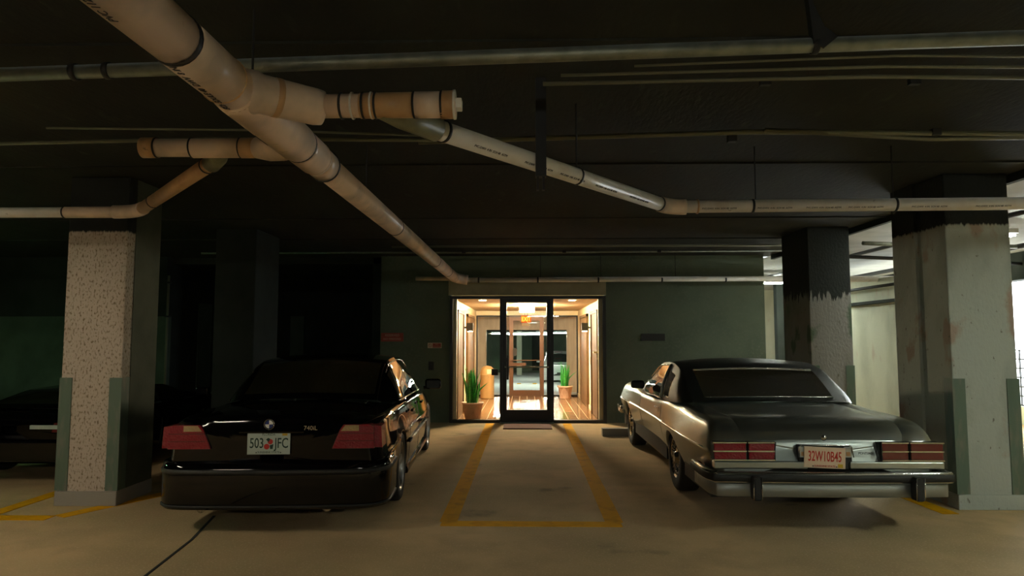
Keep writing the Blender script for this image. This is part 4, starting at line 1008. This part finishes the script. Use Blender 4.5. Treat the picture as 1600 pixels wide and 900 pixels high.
    for s in (-.63, .63):
        og = obj('overrider', box(B(), s-.032, s+.032, -.215, -.12, .29, .478, bev=.014), M['dark'], rb)
        obj('edge_trim', tube(B(), [(s-.032, -.212, .30), (s-.032, -.216, .47), (s+.032, -.216, .47), (s+.032, -.212, .30)], .004, 6), M['chrome'], og, True)
    fb = bar('front_bumper', .42, .52, -.10, M['chrome']); fb.rotation_euler = (0, 0, PI); fb.location = (0, Lc, 0)
    mirror_part(t, 1.04, 2.95, .985, M['vinyl'], .17, .07, .10, .07)
    for s in (1, -1):
        b = B(); tube(b, [(s*.885, y, .325) for y in np.linspace(1.95, 4.02, 12)], .014, 8); obj('rocker_trim', b, M['chrome'], t, True)
        b = B(); tube(b, [(s*float(pchip([k[0] for k in keys], [k[1] for k in keys], np.array([y]))[0]+s*0)+s*.002, y, .648) for y in np.linspace(.2, 5.1, 40)], .005, 6); obj('pinstripe_moulding', b, M['paint_silver'], t, True)
        obj('side_marker', box(B(), *sorted((s*.93, s*.962)), .22, .36, .47, .50, bev=.004), M['redlamp'], t)
        obj('headlamp', lathe(B(), [(0, .02), (.07, .015), (.085, 0), (.09, -.02)], 20, Matrix.Translation((s*.68, Lc, .72)) @ Matrix.Rotation(-PI/2, 4, 'X')), M['amber'], t, True)
    return t
sc = silver_coupe()

# ---------------------------------------------------------------- low dark car, far left
def simple_car(name, label, loc, rz, keys, Lc, arches, K, panes, tops, roof_u, paint, ww, rw=.31, whl='alloy'):
    t = thing(name, label, 'car', loc, rz)
    car_shell(t, keys, Lc, arches, paint, (K[0][2]+.08, K[-1][2]-.05), 0, .03, doors=(1.5, 2.6), trunk=(0, K[0][2]-.08), hood=(K[-1][2]+.2, Lc))
    greenhouse(t, K, panes, tops, paint, M['carglass'], roof_u)
    interior(t, ww-.15, K[0][2]+.1, K[-1][2]-.05, .25, K[3][3], [(1.9, 2)])
    underbody(t, ww, .15, Lc-.2, [a[0] for a in arches])
    for x in (-ww+.13, ww-.13):
        for a in arches: wheel(t, x, a[0], rw, .21, 1 if x > 0 else -1, whl)
    for s in (1, -1):
        b = B(); prism(b, [(s*.48, .56), (s*(ww-.13), .56), (s*(ww-.14), .66), (s*.5, .66)], 'y', -.03, .06); obj('tail_lamp', b, M['redlamp_dark'], t)
        bx('door_mirror', tuple(sorted((s*(ww-.02), s*(ww+.16))))+(K[-1][2]-.55, K[-1][2]-.45, K[3][3], K[3][3]+.12), paint, t, bev=.02)
    bx('rear_bumper', (-ww+.06, ww-.06, -.06, .1, .25, .48), paint, t, bev=.03)
    return t
def sc_keys(L, w_, belt, hoodz):
    return [(0, w_-.1, .22, .5, belt-.06, belt-.04, .05), (.15, w_-.03, .2, .52, belt-.03, belt-.0, .06), (.8, w_, .2, .55, belt, belt+.03, .08), (L*.5, w_, .2, .55, belt-.02, belt+.03, .08), (L*.75, w_-.01, .2, .54, hoodz+.06, hoodz+.1, .08), (L-.3, w_-.05, .22, .5, hoodz-.03, hoodz, .07), (L, w_-.16, .26, .45, hoodz-.14, hoodz-.12, .05)]
def sc_house(y0, y1, belt, roof, w_):
    d = y1-y0
    return [(0, w_-.2, y0, belt, w_-.24, y0, belt+.02, y0-.05, belt+.03), (.15, w_-.1, y0+.1*d, belt, w_-.3, y0+.15*d, belt+.6*(roof-belt), y0+.12*d, belt+.65*(roof-belt)), (.28, w_-.08, y0+.2*d, belt, w_-.32, y0+.27*d, belt+.86*(roof-belt), y0+.26*d, belt+.93*(roof-belt)),
            (.5, w_-.07, y0+.45*d, belt, w_-.32, y0+.46*d, belt+.93*(roof-belt), y0+.46*d, roof), (.7, w_-.08, y0+.68*d, belt, w_-.32, y0+.64*d, belt+.87*(roof-belt), y0+.66*d, belt+.94*(roof-belt)), (.85, w_-.1, y0+.85*d, belt, w_-.27, y0+.8*d, belt+.45*(roof-belt), y0+.86*d, belt+.5*(roof-belt)), (1, w_-.18, y1, belt-.01, w_-.2, y1, belt+.01, y1+.12, belt+.02)]
lc = simple_car('sports_car', 'low black sports car parked in shadow left of the left column', (-5.55, 7.2, 0), 0, sc_keys(4.2, .86, .74, .66), 4.2, [(.85, .37, .62), (3.4, .37, .62)], sc_house(.35, 2.9, .75, .97, .86), [(.3, .48, .1, .88), (.5, .8, .1, .88)], [(.05, .27), (.72, .97)], (.27, .72), M['paint_black'], .86)
bx('bumper_strip', (.28, .80, -.085, -.055, .60, .64), M['plate_w'], lc, label='pale strip across the tail')
# silver vehicle beyond the lobby
sv = simple_car('utility_vehicle', 'silver utility vehicle parked far beyond the lobby, seen through both glass doors', (1.62, 33.5, -.75), 0, [(0, .84, .35, .7, 1.0, 1.02, .04), (.1, .88, .33, .7, 1.02, 1.04, .05), (1.5, .9, .33, .7, 1.02, 1.05, .06), (3.2, .9, .33, .7, 1.0, 1.05, .06), (4.3, .86, .35, .65, .92, .95, .06), (4.6, .8, .4, .6, .85, .87, .05)], 4.6, [(.95, .42, .78), (3.7, .42, .78)],
    sc_house(.06, 3.5, 1.03, 1.68, .9), [(.12, .3, .1, .88), (.32, .5, .1, .88), (.52, .8, .1, .88)], [(.03, .2), (.72, .97)], (.2, .72), M['suv'], .9, .36)
plate(sv, 0, -.075, .72, 1.0, 0, M['plate_w'], ('',), M['txt_green'], None, '')
bx('roof_edge_lamp', (-.2, .2, .3, .34, 1.62, 1.65), M['redlamp_dark'], sv)

for o in list(bpy.data.objects):
    if o.name.startswith('column_far_garage'): o.name = 'pillar_far_garage'
